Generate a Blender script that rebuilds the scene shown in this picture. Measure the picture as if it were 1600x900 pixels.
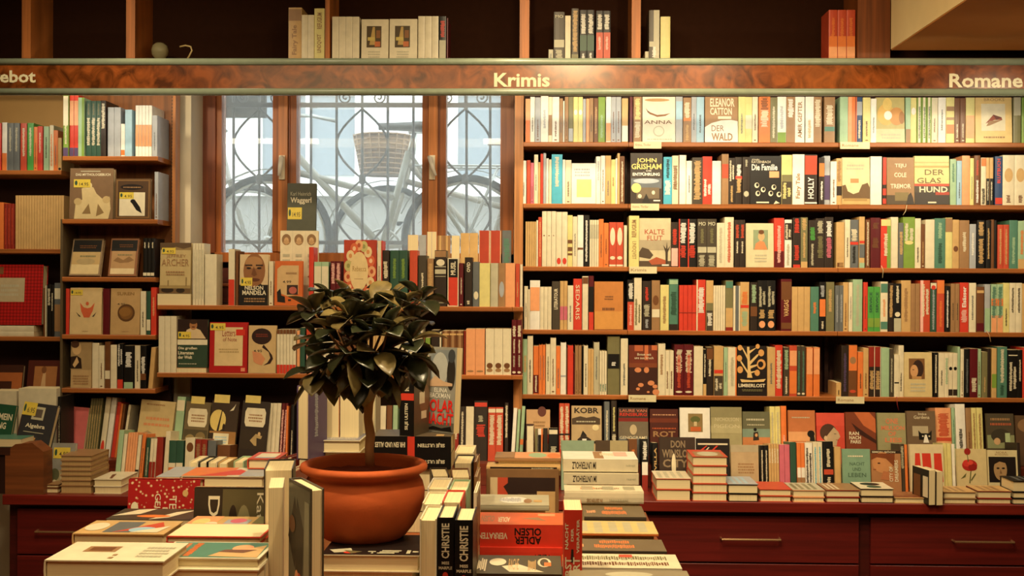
import bpy, math, random
from mathutils import Matrix, Vector, Euler
R = math.radians
scn = bpy.context.scene
COL = scn.collection
for o in list(bpy.data.objects): bpy.data.objects.remove(o)
# ---------------------------------------------------------------- camera
F = 1750.0                                    # focal length in pixels of the 1600 px wide frame
EYE = Vector((0, 0, 1.6))
YAW, PITCH, ROLL = R(1.5), -7.0 / F, 0.005
cam_d = bpy.data.cameras.new('camera'); cam = bpy.data.objects.new('camera', cam_d); COL.objects.link(cam)
CM = Matrix.Rotation(YAW, 3, 'Z') @ Matrix.Rotation(math.pi / 2 + PITCH, 3, 'X') @ Matrix.Rotation(ROLL, 3, 'Z')
cam.matrix_world = Matrix.Translation(EYE) @ CM.to_4x4()
cam_d.sensor_width = 36; cam_d.lens = 36 * F / 1600; cam_d.clip_start = .05; cam_d.clip_end = 200
scn.camera = cam
def at(px, py, Y):
    d = CM @ Vector(((px - 800) / F, -(py - 450) / F, -1)); return EYE + d * (Y / d.y)
def X_(px, Y, py=450): return at(px, py, Y).x
def Z_(py, Y, px=800): return at(px, py, Y).z
# ---------------------------------------------------------------- world, lamps, exposure
scn.view_settings.view_transform = 'Standard'; scn.view_settings.look = 'None'
scn.view_settings.gamma = 1; scn.view_settings.use_curve_mapping = False
scn.view_settings.exposure = 0.22
w = bpy.data.worlds.new('overcast'); scn.world = w; w.use_nodes = True
bgn = w.node_tree.nodes['Background']; bgn.inputs[0].default_value = (.90, .955, 1, 1); bgn.inputs[1].default_value = 4.2
def area(name, loc, target, sx, sy, power, col):
    d = bpy.data.lights.new(name, 'AREA'); d.shape = 'RECTANGLE'; d.size = sx; d.size_y = sy; d.energy = power; d.color = col
    o = bpy.data.objects.new(name, d); COL.objects.link(o); o.location = loc
    o.rotation_euler = (Vector(target) - Vector(loc)).to_track_quat('-Z', 'Y').to_euler(); return o
def spot(name, loc, target, power, col, ang=70, rad=.05, blend=.6):
    d = bpy.data.lights.new(name, 'SPOT'); d.energy = power; d.color = col; d.spot_size = R(ang); d.spot_blend = blend; d.shadow_soft_size = rad
    o = bpy.data.objects.new(name, d); COL.objects.link(o); o.location = loc
    o.rotation_euler = (Vector(target) - Vector(loc)).to_track_quat('-Z', 'Y').to_euler(); return o
WARM = (1, .80, .50); WARM2 = (1, .72, .38)
for k, px in enumerate((190, 780, 1095)):      # halogen ceiling spots in front of the shelves
    x = X_(px, 4.5)
    spot('ceiling_spot', (x, 3.5, 3.02), (x, 4.75, 1.75), 43, WARM, 104, .04, 1.0)
spot('ceiling_spot', (2.1, 3.5, 2.4), (1.5, 4.75, 1.6), 34, WARM, 104, .05, 1.0)
for px in (190, 780, 1095, 1590):              # unseen spots added to put a glow on the sign's top
    x = X_(px, 4.3); spot('sign_glow_spot', (x, 4.27, 2.78), (x, 4.43, 2.42), 2.6, WARM2, 60, .02, 1.0)
area('added_strip_light', (.85, 4.42, 2.335), (.85, 4.86, 1.95), 2.3, .05, 8.5, (1, .88, .66))  # unseen strips added under the sign to brighten the top row
area('added_strip_light', (-1.8, 4.42, 2.335), (-1.8, 4.86, 1.95), 1.3, .05, 3.5, (1, .86, .62))
for k, x in enumerate((-.75, .1)):             # halogens over the table
    spot('ceiling_spot', (x, 1.9, 3.02), (x, 2.5, 1.1), 96, (1, .77, .45), 95, .05)
area('ceiling_panel', (-.4, 1.3, 3.03), (-.4, 2.6, 0), 3.4, 1.4, 46, WARM2)  # unseen soft fill added to lift the whole room
area('ceiling_panel', (.2, 2.6, 3.03), (1.4, 3.6, 2.6), .5, .5, 30, WARM2)  # unseen wash added to brighten the soffit
spot('ceiling_spot', (.9, 2.6, 3.02), (1.0, 4.5, .95), 64, (1, .74, .42), 80, .05, 1.0)
spot('ceiling_spot', (-1.0, 2.7, 3.02), (-1.2, 4.5, 1.0), 30, (1, .74, .42), 80, .05, 1.0)
# ---------------------------------------------------------------- palette + materials
PAL = {  # key: sRGB hex of the thing itself, plain colour name
 'W': ('e6e4da', 'white'), 'C': ('dcd3b6', 'cream'), 'Y': ('d8cf88', 'pale yellow'), 'y': ('e8d23a', 'yellow'), 'O': ('de7a3c', 'orange'),
 'o': ('e4a070', 'peach'), 'R': ('cc3c2a', 'red'), 'r': ('8c281c', 'dark red'), 'M': ('5a1018', 'maroon'), 'K': ('0d0b0a', 'black'),
 'D': ('2c211a', 'dark brown'), 'N': ('6e4526', 'brown'), 'n': ('9a7650', 'tan brown'), 'T': ('c8a46c', 'tan'), 'G': ('4c9a44', 'green'),
 'g': ('9cbc98', 'pale green'), 'J': ('2c5040', 'dark green'), 'B': ('2a4672', 'blue'), 'b': ('9cc0d4', 'light blue'), 'c': ('4cb0cc', 'cyan'),
 'S': ('63686a', 'grey'), 's': ('a5aab0', 'light grey'), 'P': ('c8687c', 'pink'), 'p': ('e8b4a8', 'pale pink'), 'V': ('554468', 'purple'),
 'L': ('76724e', 'olive'), 'H': ('c04a30', 'brick red'), 'A': ('7a9a3e', 'leaf green'), 'E': ('4f7f6c', 'teal green'), 'F': ('443c30', 'dark olive'),
 'm': ('b05aa0', 'magenta'), 'q': ('b8b49a', 'stone grey'),
}
def lin(h):
    c = [int(h[i:i + 2], 16) / 255 for i in (0, 2, 4)]
    return tuple((v / 12.92 if v <= .04045 else ((v + .055) / 1.055) ** 2.4) for v in c) + (1,)
_m = {}
def mat(key, rough=.5, kind='plain', spec=.5):
    k = (key, rough, kind, spec)
    if k in _m: return _m[k]
    hx = PAL[key][0] if key in PAL else key
    m = bpy.data.materials.new(kind + '_' + (PAL[key][1].replace(' ', '_') if key in PAL else hx)); m.use_nodes = True
    nt = m.node_tree; b = nt.nodes['Principled BSDF']; c = lin(hx)
    b.inputs['Roughness'].default_value = rough; b.inputs['Specular IOR Level'].default_value = spec
    tc = nt.nodes.new('ShaderNodeTexCoord')
    def ramp(src, c0, c1, p0=0., p1=1.):
        r = nt.nodes.new('ShaderNodeValToRGB'); r.color_ramp.elements[0].color = c0; r.color_ramp.elements[1].color = c1
        r.color_ramp.elements[0].position = p0; r.color_ramp.elements[1].position = p1
        nt.links.new(src, r.inputs[0]); nt.links.new(r.outputs[0], b.inputs['Base Color']); return r
    def mul(c, f): return (c[0] * f, c[1] * f, c[2] * f, 1)
    def noise(scale, det=3, vec=None):
        n = nt.nodes.new('ShaderNodeTexNoise'); n.inputs['Scale'].default_value = scale; n.inputs['Detail'].default_value = det
        nt.links.new(vec or tc.outputs['Object'], n.inputs['Vector']); return n
    def mapped(s):
        mp = nt.nodes.new('ShaderNodeMapping'); mp.inputs['Scale'].default_value = s; nt.links.new(tc.outputs['Object'], mp.inputs[0]); return mp.outputs[0]
    if kind == 'plain':
        ramp(noise(35).outputs[0], mul(c, .93), mul(c, 1.06), .3, .7)
    elif kind == 'paper':
        ramp(noise(1, 2, mapped((1600, 3, 3))).outputs[0], mul(c, .86), mul(c, 1.06), .35, .65)
    elif kind == 'wood':
        ramp(noise(1, 5, mapped((2.2, 14, 60))).outputs[0], mul(c, .66), mul(c, 1.22), .3, .7)
    elif kind == 'woodv':
        ramp(noise(1, 5, mapped((60, 14, 2.2))).outputs[0], mul(c, .62), mul(c, 1.25), .3, .7)
    elif kind == 'burl':
        n = noise(13, 8); n.inputs['Distortion'].default_value = 1.4
        ramp(n.outputs[0], mul(c, .34), mul(c, 1.35), .34, .66)
    elif kind == 'clay':
        n = noise(9, 6); ramp(n.outputs[0], mul(c, .8), mul(c, 1.15), .3, .7)
        bp = nt.nodes.new('ShaderNodeBump'); bp.inputs['Strength'].default_value = .15; bp.inputs['Distance'].default_value = .002
        n2 = noise(180, 2); nt.links.new(n2.outputs[0], bp.inputs['Height']); nt.links.new(bp.outputs[0], b.inputs['Normal'])
    elif kind == 'leaf':
        ramp(noise(22, 3).outputs[0], mul(c, .6), mul(c, 1.5), .35, .7)
        b.inputs['Coat Weight'].default_value = .3; b.inputs['Coat Roughness'].default_value = .25
    elif kind == 'metal':
        b.inputs['Metallic'].default_value = .85; ramp(noise(60).outputs[0], mul(c, .95), mul(c, 1.05))
    elif kind == 'plaster':
        ramp(noise(6, 6).outputs[0], mul(c, .93), mul(c, 1.05), .3, .7)
    elif kind == 'scales':       # quilted diamond pattern printed on a cover
        v = nt.nodes.new('ShaderNodeTexVoronoi'); v.inputs['Scale'].default_value = 1; v.inputs['Randomness'].default_value = 0
        nt.links.new(mapped((70, 70, 70)), v.inputs['Vector']); ramp(v.outputs[0], mul(c, 1.1), mul(c, .25), .2, .75)
    elif kind == 'photo':        # mottled printed photograph
        ramp(noise(38, 5).outputs[0], mul(c, .35), mul(c, 1.7), .35, .68)
    elif kind == 'flowers':
        v = nt.nodes.new('ShaderNodeTexVoronoi'); v.inputs['Scale'].default_value = 95; nt.links.new(tc.outputs['Object'], v.inputs['Vector'])
        r = ramp(v.outputs[0], (.75, .55, .32, 1), c, .16, .34)
    _m[k] = m; return m
def cover(key): return mat(key, .42, 'plain', .45)
PAPER = 'e2d2a8'
# ---------------------------------------------------------------- mesh builder
class MB:
    def __init__(s): s.v = []; s.f = []; s.mi = []; s.mats = []; s.sm = []
    def idx(s, m):
        if m not in s.mats: s.mats.append(m)
        return s.mats.index(m)
    def add(s, vs, fs, m, smooth=False, M=None):
        b = len(s.v); i = s.idx(m)
        s.v += [tuple(M @ Vector(v)) if M is not None else tuple(v) for v in vs]
        for f in fs: s.f.append(tuple(b + k for k in f)); s.mi.append(i); s.sm.append(smooth)
        return s
    def box(s, x0, x1, y0, y1, z0, z1, m, M=None):
        return s.add([(x0, y0, z0), (x1, y0, z0), (x1, y1, z0), (x0, y1, z0), (x0, y0, z1), (x1, y0, z1), (x1, y1, z1), (x0, y1, z1)],
              [(0, 3, 2, 1), (4, 5, 6, 7), (0, 1, 5, 4), (1, 2, 6, 5), (2, 3, 7, 6), (3, 0, 4, 7)], m, False, M)
    def bbox(s, x0, x1, y0, y1, z0, z1, m, bv=.003):      # box with chamfered edges along its length (front profile)
        p = [(y0 + bv, z0), (y1, z0), (y1, z1), (y0 + bv, z1), (y0, z1 - bv), (y0, z0 + bv)]
        vs = [(x0, a, b) for a, b in p] + [(x1, a, b) for a, b in p]; n = 6
        return s.add(vs, [tuple(range(n)), tuple(range(2 * n - 1, n - 1, -1))] + [(i, i + n, (i + 1) % n + n, (i + 1) % n) for i in range(n)], m)
    def tube(s, pts, rad, m, seg=8, cap=True, smooth=True):
        pts = [Vector(p) for p in pts]; n = len(pts); rs = rad if isinstance(rad, (list, tuple)) else [rad] * n; vs = []; fs = []
        up = Vector((0, 0, 1)); t0 = (pts[1] - pts[0]).normalized()
        if abs(t0.dot(up)) > .9: up = Vector((0, 1, 0))
        a = t0.cross(up).normalized()
        for i, p in enumerate(pts):
            t = (pts[min(i + 1, n - 1)] - pts[max(i - 1, 0)]).normalized(); a = (a - t * a.dot(t)).normalized(); b = t.cross(a)
            for k in range(seg):
                an = 2 * math.pi * k / seg; vs.append(p + (a * math.cos(an) + b * math.sin(an)) * rs[i])
        for i in range(n - 1):
            for k in range(seg):
                k2 = (k + 1) % seg; fs.append((i * seg + k, i * seg + k2, (i + 1) * seg + k2, (i + 1) * seg + k))
        if cap: fs += [tuple(range(seg - 1, -1, -1)), tuple(range((n - 1) * seg, n * seg))]
        return s.add(vs, fs, m, smooth)
    def lathe(s, prof, c, m, seg=48, smooth=True):
        vs = []; fs = []; n = len(prof)
        for r, z in prof:
            for k in range(seg):
                an = 2 * math.pi * k / seg; vs.append((c[0] + r * math.cos(an), c[1] + r * math.sin(an), c[2] + z))
        for i in range(n - 1):
            for k in range(seg):
                k2 = (k + 1) % seg; fs.append((i * seg + k, i * seg + k2, (i + 1) * seg + k2, (i + 1) * seg + k))
        fs += [tuple(range(seg - 1, -1, -1)), tuple(range((n - 1) * seg, n * seg))]
        return s.add(vs, fs, m, smooth)
    def torus(s, c, R0, r, m, plane='xz', seg=32, a0=0, a1=2 * math.pi, sg=6):
        pts = []
        for i in range(seg + 1):
            a = a0 + (a1 - a0) * i / seg; u, v = R0 * math.cos(a), R0 * math.sin(a)
            pts.append((c[0] + u, c[1], c[2] + v) if plane == 'xz' else (c[0], c[1] + u, c[2] + v) if plane == 'yz' else (c[0] + u, c[1] + v, c[2]))
        return s.tube(pts, r, m, sg, False)
    def build(s, name, parent=None, M=None):
        me = bpy.data.meshes.new(name); me.from_pydata(s.v, [], s.f)
        for m in s.mats: me.materials.append(m)
        me.polygons.foreach_set('material_index', s.mi); me.polygons.foreach_set('use_smooth', s.sm); me.update()
        o = bpy.data.objects.new(name, me); COL.objects.link(o)
        if parent: o.parent = parent
        if M is not None: o.matrix_basis = M
        return o
def empty(name, M=None):
    o = bpy.data.objects.new(name, None); o.empty_display_size = .05; COL.objects.link(o)
    if M is not None: o.matrix_basis = M
    return o
def tag(o, label, cat, group=None, kind=None):
    o['label'] = label; o['category'] = cat
    if group: o['group'] = group
    if kind: o['kind'] = kind
    return o
def struct(o): o['kind'] = 'structure'; return o
# ---------------------------------------------------------------- text as geometry (built-in font)
_t = {}
def textmesh(body, bold=False):
    k = (body, bold)
    if k in _t: return _t[k]
    cu = bpy.data.curves.new('t', 'FONT'); cu.body = body; cu.size = 1; cu.resolution_u = 2; cu.align_x = 'LEFT'
    cu.offset = .026 if bold else .004
    o = bpy.data.objects.new('t', cu); COL.objects.link(o); dg = bpy.context.evaluated_depsgraph_get()
    me = o.evaluated_get(dg).to_mesh()
    vs = [tuple(v.co) for v in me.vertices]; fs = [tuple(p.vertices) for p in me.polygons]
    o.evaluated_get(dg).to_mesh_clear(); bpy.data.objects.remove(o); bpy.data.curves.remove(cu)
    xs = [v[0] for v in vs]; ys = [v[1] for v in vs]
    _t[k] = (vs, fs, min(xs), max(xs), min(ys), max(ys)); return _t[k]
# faces: origin O, in-plane axes U, V (full size vectors), normal N
def draw(ops, O, U, V, N, art, txt, seed=0, eps=.0004):
    rnd = random.Random(seed)
    def P(u, v, k): return O + U * u + V * v + N * (eps + .00013 * k)
    for k, op in enumerate(ops):
        t = op[0]
        if t == 'r':
            _, u0, v0, u1, v1, c = op; m = c if not isinstance(c, str) else cover(c)
            art.add([P(u0, v0, k), P(u1, v0, k), P(u1, v1, k), P(u0, v1, k)], [(0, 1, 2, 3)], m)
        elif t == 'e':
            _, cu, cv, ru, rv, c = op; m = c if not isinstance(c, str) else cover(c); n = 20
            art.add([P(cu + ru * math.cos(2 * math.pi * i / n), cv + rv * math.sin(2 * math.pi * i / n), k) for i in range(n)], [tuple(range(n))], m)
        elif t == 'p':
            _, pts, c = op; m = c if not isinstance(c, str) else cover(c)
            art.add([P(u, v, k) for u, v in pts], [tuple(range(len(pts)))], m)
        elif t in ('t', 'tb', 'tu', 'td'):
            _, body, u0, v0, u1, v1, c = op[:7]; vs, fs, a, b, cc, d = textmesh(body, t == 'tb' or t == 'tu'); q = []
            for x, y, z in vs:
                s_ = (x - a) / max(b - a, 1e-6); r_ = (y - cc) / max(d - cc, 1e-6)
                if t in ('t', 'tb'): q.append(P(u0 + (u1 - u0) * s_, v0 + (v1 - v0) * r_, k))
                elif t == 'tu': q.append(P(u1 - (u1 - u0) * r_, v0 + (v1 - v0) * s_, k))
                else: q.append(P(u0 + (u1 - u0) * r_, v1 - (v1 - v0) * s_, k))
            txt.add(q, fs, cover(c))
        elif t == 'x':      # small print too fine to read: broken strokes in horizontal lines
            _, u0, v0, u1, v1, c, n = op; lh = (v1 - v0) / n
            for i in range(n):
                u = u0 + rnd.random() * .08 * (u1 - u0)
                vv = v0 + i * lh
                while u < u1 - .02:
                    wd = min((.04 + rnd.random() * .09) * (u1 - u0), u1 - u)
                    art.add([P(u, vv, k), P(u + wd, vv, k), P(u + wd, vv + lh * .55, k), P(u, vv + lh * .55, k)], [(0, 1, 2, 3)], cover(c)); u += wd + .025 * (u1 - u0)
        elif t == 'xu':     # the same, running up a spine
            _, u0, v0, u1, v1, c = op; v = v0
            while v < v1 - .005:
                hd = min(.008 + rnd.random() * .013, v1 - v); a_ = u0 + (u1 - u0) * rnd.random() * .25; b_ = u1 - (u1 - u0) * rnd.random() * .25
                art.add([P(a_, v, k), P(b_, v, k), P(b_, v + hd, k), P(a_, v + hd, k)], [(0, 1, 2, 3)], cover(c)); v += hd + .006
# ---------------------------------------------------------------- books
BOOKS = []
def add_book(M, W, H, T, col, spine=(), front=(), back=(), area=0, place='', order=0, short='', label='', hard=True, paper=PAPER, kind='plain', force=False, name='book', extra=None):
    BOOKS.append(dict(M=M, W=W, H=H, T=T, col=col, spine=spine, front=front, back=back, area=area, place=place, order=order, short=short, label=label, hard=hard, paper=paper, kind=kind, force=force, name=name, extra=extra))
def book_parts(b, seed):
    W, H, T = b['W'], b['H'], b['T']; hd = b['hard']; t = .0024 if hd else .0007; bl = min(.0018, T * .12) if hd else min(.0012, T * .09)
    cv = MB(); m = mat(b['col'], .42, b['kind'], .45) if b['kind'] != 'plain' else cover(b['col'])
    h = T / 2; outer = [(-h, W), (-h, bl), (-h * .7, bl * .35), (0, 0), (h * .7, bl * .35), (h, bl), (h, W)]
    inner = [(-h + t, W), (-h + t, bl + t), (-h * .65, t + bl * .5), (0, t + bl * .3), (h * .65, t + bl * .5), (h - t, bl + t), (h - t, W)]
    n = 7; vs = [(x, y, 0) for x, y in outer] + [(x, y, 0) for x, y in inner] + [(x, y, H) for x, y in outer] + [(x, y, H) for x, y in inner]
    fs = []
    for i in range(n - 1):
        fs += [(i, i + 1, 2 * n + i + 1, 2 * n + i), (n + i + 1, n + i, 3 * n + i, 3 * n + i + 1), (i + 1, i, n + i, n + i + 1), (2 * n + i, 2 * n + i + 1, 3 * n + i + 1, 3 * n + i)]
    for i, j in ((0, n), (n - 1, 2 * n - 1)): fs.append((i, j, j + 2 * n, i + 2 * n) if i == 0 else (j, i, i + 2 * n, j + 2 * n))
    cv.add(vs, fs, m)
    pg = MB(); ins = .0035 if hd else .0004; g = .0002
    pg.box(-h + t + g, h - t - g, bl + t + .0006, W - ins, ins, H - ins, mat(b['paper'], .8, 'paper', .1))
    art = MB(); tx = MB(); X, Y, Z = Vector((1, 0, 0)), Vector((0, 1, 0)), Vector((0, 0, 1))
    if b['spine']: draw(b['spine'], Vector((-h, 0, 0)), X * T, Z * H, -Y, art, tx, seed)
    if b['front']: draw(b['front'], Vector((h, 0, 0)), Y * W, Z * H, X, art, tx, seed + 1)
    if b['back']: draw(b['back'], Vector((-h, W, 0)), -Y * W, Z * H, -X, art, tx, seed + 2)
    return cv, pg, art, tx
# ---------------------------------------------------------------- placing books
def T_(x, y, z): return Matrix.Translation((x, y, z))
def Rz(a): return Matrix.Rotation(a, 4, 'Z')
def Rx(a): return Matrix.Rotation(a, 4, 'X')
def Ry(a): return Matrix.Rotation(a, 4, 'Y')
def cols(x, y, z, o): return Matrix(((x[0], y[0], z[0], o[0]), (x[1], y[1], z[1], o[1]), (x[2], y[2], z[2], o[2]), (0, 0, 0, 1)))
prnd = random.Random(7)
FACES = {}
def spine_ops(toks):
    ops = []
    for t in toks:
        p = t.split(':')
        if p[0] == 'u': ops.append(('tu', p[1], .27, float(p[2]), .73, float(p[3]), p[4]))
        elif p[0] == 'd': ops.append(('td', p[1], .27, float(p[2]), .73, float(p[3]), p[4]))
        elif p[0] == 'h': ops.append(('tb', p[1], .12, float(p[2]), .88, float(p[3]), p[4]))
        elif p[0] == 'b': ops.append(('r', .03, float(p[1]), .97, float(p[2]), p[3]))
        elif p[0] == 'l': ops.append(('r', float(p[1]), .0, float(p[2]), 1, p[3]))
        elif p[0] == 'x': ops.append(('xu', .3, float(p[1]), .7, float(p[2]), p[3]))
        elif p[0] == 'X': ops.append(('xu', .14, float(p[1]), .86, float(p[2]), p[3]))
        elif p[0] == 'q': ops.append(('xu', .12, float(p[1]), .46, float(p[2]), p[3])); ops.append(('xu', .54, float(p[1]) + .04, .88, float(p[2]) - .1, p[3]))
        elif p[0] == 'e': ops.append(('e', .5, float(p[1]), .36, float(p[2]), p[3]))
    return ops
def face_M(x0, y, z, T, tilt=.06, rot=0, lean=0):
    return T_(x0, y, z + T * math.sin(abs(tilt))) @ Rz(rot) @ Ry(lean) @ Rx(-tilt) @ T_(0, T / 2, 0) @ Rz(-math.pi / 2)
def shelf_row(text, base, Y, place, xref=800, tilt=0, deep=.14, zb=None, hard=None):
    zb = Z_(base, Y, xref) if zb is None else zb; k = 0; prev = None
    for line in text.strip().split('\n'):
        for ent in line.split('|'):
            ent = ent.strip()
            if not ent: continue
            toks = ent.split(';'); h = toks[0].split(); k += 1
            if h[0] == 'F':
                fc = FACES[h[1]]; x0, x1, yt = map(float, h[2:5]); X0, X1 = X_(x0, Y, yt), X_(x1, Y, yt); W = X1 - X0 - .001
                H = (Z_(yt, Y, x0) - zb) * 1.003; Tn = fc.get('T', .018)
                add_book(face_M(X0, Y + .004, zb, Tn, .05), W, H, Tn, fc['col'], spine=fc.get('spine', ()), front=fc['ops'], area=(x1 - x0) * (base - yt), place=place, order=x0, short=fc['short'], label=fc['label'], hard=fc.get('hard', False), kind=fc.get('kind', 'plain'), extra=fc.get('extra'))
                continue
            x0, x1, yt = map(float, h[:3]); col = h[3]; n = 1
            if '*' in col: col, n = col.split('*'); n = int(n)
            lean = float(h[4]) if len(h) > 4 else 0
            name = ''
            for t in toks[1:]:
                if t.startswith('n:'): name = t[2:]
            ops = spine_ops(toks[1:])
            if len(toks) == 1 and (x1 - x0) / n > 5:
                dark = col in 'KDNMrSVJEBFHL'; a = prnd.uniform(.1, .3)
                ops = [('xu', .36, a, .64, a + prnd.uniform(.3, .5), ('T', 'C')[k % 2] if dark else ('N', 'S', 'F')[k % 3])]
                if k % 3 == 0: ops.append(('e', .5, .05, .22, .012, 'C' if dark else 'N'))
            vis = .12 if 'z' in toks else (.6 if tilt else 1)
            setb = prnd.uniform(.002, .012) + (tilt > 0) * .01
            W = prnd.uniform(deep - .015, deep)
            hd = (base - yt) > 76 if hard is None else hard
            for i in range(n):
                a = x0 + (x1 - x0) * i / n; c = x0 + (x1 - x0) * (i + 1) / n
                X0, X1 = X_(a, Y, yt), X_(c, Y, yt); Tn = max(X1 - X0 - .0011, .003); H = Z_(yt, Y, a) - zb
                M = T_((X0 + X1) / 2, Y + setb, zb) @ Ry(lean) @ Rx(-tilt)
                if lean: M = T_(0, 0, Tn / 2 * math.sin(abs(lean))) @ M
                if tilt: H = H / math.cos(tilt)
                add_book(M, W, H, Tn, col, spine=ops, area=vis * (x1 - x0) / n * (base - yt), place=place, order=a, short=name, label=('', '')[0] if n == 1 else f'#{i},{n}', hard=hd)
def remap(ops, a):     # artwork moved up where the foot of the cover is hidden behind the row in front
    f = lambda v: a + (1 - a) * v; out = []
    for op in ops:
        t = op[0]
        if t == 'p': out.append(('p', [(u, f(v)) for u, v in op[1]], op[2]))
        elif t == 'e': out.append(('e', op[1], f(op[2]), op[3], op[4] * (1 - a), op[5]))
        elif t in ('r', 'x', 'xu'): out.append((t, op[1], f(op[2]), op[3], f(op[4])) + tuple(op[5:]))
        else: out.append((t, op[1], op[2], f(op[3]), op[4], f(op[5])) + tuple(op[6:]))
    return out
def fwd(name, x0, x1, yt, Y, zb, tilt=.2, place='', area=None, T=None, rot=0, lean=0, vis=1.0, lift=0):
    """a book leaning back with its front cover to the viewer"""
    fc = FACES[name]; Tn = T or fc.get('T', .02); X0, X1 = X_(x0, Y, yt), X_(x1, Y, yt)
    H = (Z_(yt, Y + .03, (x0 + x1) / 2) - zb) / math.cos(tilt)
    add_book(face_M(X0, Y, zb, Tn, tilt, rot, lean), (X1 - X0 - .001) / max(math.cos(rot), .3), H, Tn, fc['col'], spine=fc.get('spine', ()), front=remap(fc['ops'], lift) if lift else fc['ops'],
             area=(area or (x1 - x0) * 50) * vis, place=place, order=x0, short=fc['short'], label=fc['label'], hard=fc.get('hard', False), kind=fc.get('kind', 'plain'), extra=fc.get('extra'))
def depth_of(yb, z):   # world Y at which a horizontal plane of height z shows at picture row yb
    lo, hi = .5, 9
    for _ in range(40):
        m = (lo + hi) / 2
        if Z_(yb, m) > z: lo = m
        else: hi = m
    return lo
def slab(x0, x1, yb, yf, ybot, Y, mode, col, place, short, label, spine=(), front=(), rot=0, base=None, hard=False, dmax=.25, extra=None, kind='plain', paper=PAPER, under=0, area=None, back=()):
    """a book lying flat; mode = which edge faces the viewer: s spine, f fore-edge, t tail"""
    xm = (x0 + x1) / 2; Zt = Z_(yf, Y, xm); Zb = Z_(ybot, Y, xm) if base is None else base; T = Zt - Zb
    X0, X1 = at(x0, yf, Y).x, at(x1, yf, Y).x; L = X1 - X0
    D = min(max(depth_of(yb, Zt) - Y, .06), dmax)
    zc = Zb + T / 2
    if mode == 's': M = cols((0, 0, 1), (0, 1, 0), (-1, 0, 0), (X1, Y, zc)); W, H = D, L
    elif mode == 'f': M = cols((0, 0, 1), (0, -1, 0), (1, 0, 0), (X0, Y + D, zc)); W, H = D, L
    else: M = cols((0, 0, 1), (1, 0, 0), (0, 1, 0), (X0, Y, zc)); W, H = L, D
    if rot: c = Vector(((X0 + X1) / 2, Y, 0)); M = Matrix.Translation(c) @ Rz(rot) @ Matrix.Translation(-c) @ M
    add_book(M, W, H, T, col, spine=spine, front=front, back=back, area=area or (x1 - x0) * (ybot - yb), place=place, order=x0, short=short, label=label, hard=hard, extra=extra, kind=kind, paper=paper)
    for i in range(under):
        pass
    return (X0, X1, Y, Y + D, Zt, Zb)
def upright(x0, x1, yt, Y, zb, mode, col, place, short, label, rot=0, W=.13, spine=(), front=(), back=(), hard=True, area=1500, extra=None, kind='plain', H=None):
    """a standing book: s spine to the viewer, f fore-edge to the viewer; turned by rot about its near edge"""
    X0, X1 = at(x0, yt, Y).x, at(x1, yt, Y).x; T = X1 - X0; xm = (X0 + X1) / 2
    H = H or Z_(yt, Y, (x0 + x1) / 2) - zb
    M = T_(xm, Y, zb) @ Rz(rot) @ (Matrix.Identity(4) if mode == 's' else T_(0, W, 0) @ Rz(math.pi))
    add_book(M, W, H, T, col, spine=spine, front=front, back=back, area=area, place=place, order=x0, short=short, label=label, hard=hard, extra=extra, kind=kind)
# ---------------------------------------------------------------- printed covers
def sticker(u0, v0, u1, v1, txt='4.95'):
    w, h = u1 - u0, v1 - v0
    return [('r', u0, v0, u1, v1, 'd8c04a'), ('e', u0 + w * .14, v0 + h * .55, w * .08, h * .3, 'J'), ('t', txt, u0 + w * .34, v0 + h * .2, u1 - w * .12, v0 + h * .6, 'F')]
def portrait(u0, v0, u1, v1, skin='b98a5c', hair='2a1c14', bg='6e4a2c', side=0):
    w, h = u1 - u0, v1 - v0; cu = u0 + w * (.5 + side * .1); 
    return [('r', u0, v0, u1, v1, bg), ('p', [(u0 + w * .12, v0), (u0 + w * .3, v0 + h * .2), (u1 - w * .3, v0 + h * .2), (u1 - w * .12, v0)], hair),
            ('e', cu, v0 + h * .57, w * .31, h * .36, hair), ('e', cu - side * w * .06, v0 + h * .5, w * .22, h * .29, skin),
            ('r', cu - w * .15, v0 + h * .55, cu - w * .04, v0 + h * .58, hair), ('r', cu + w * .04, v0 + h * .55, cu + w * .15, v0 + h * .58, hair),
            ('p', [(cu, v0 + h * .53), (cu - w * .035, v0 + h * .43), (cu + w * .035, v0 + h * .43)], '8a5a38'), ('r', cu - w * .07, v0 + h * .34, cu + w * .07, v0 + h * .36, '7a3020')]
def FC(key, col, short, label, ops, **k): FACES[key] = dict(col=col, short=short, label=label, ops=ops, **k)
FC('painting', 'C', 'cream book', 'cream paperback with square painting, left of two face-out above the sign', [('r', .2, .34, .74, .84, '4a3a1c'), ('p', [(.3, .4), (.42, .82), (.5, .82), (.52, .4)], 'b89a58'), ('r', .5, .36, .7, .48, 'c06a38'), ('r', .24, .5, .5, .58, 'c8b460'), ('r', .55, .56, .7, .74, '8a5a2c'), ('x', .25, .1, .7, .28, 'q', 3)])
FACES['painting2'] = dict(FACES['painting'], label='cream paperback with square painting, right of two face-out above the sign')
FC('eyelash', 'e0d6c0', 'ANNA book', 'cream paperback with closed eyelid and lashes cover, top shelf of right bookcase', [('e', .45, .93, .38, .035, 'b08850'), ('p', [(.12, .72), (.22, .62), (.45, .555), (.7, .575), (.86, .64), (.68, .615), (.45, .6), (.25, .655)], '7a4a20'), ('p', [(.1, .76), (.2, .66), (.26, .6), (.16, .66)], '5a3216'), ('t', 'ANNA', .06, .4, .9, .48, 'N'), ('e', .5, .24, .17, .12, 'q'), ('e', .5, .24, .14, .095, 'e0d6c0'), ('x', .1, .05, .9, .09, 'q', 1)])
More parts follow.
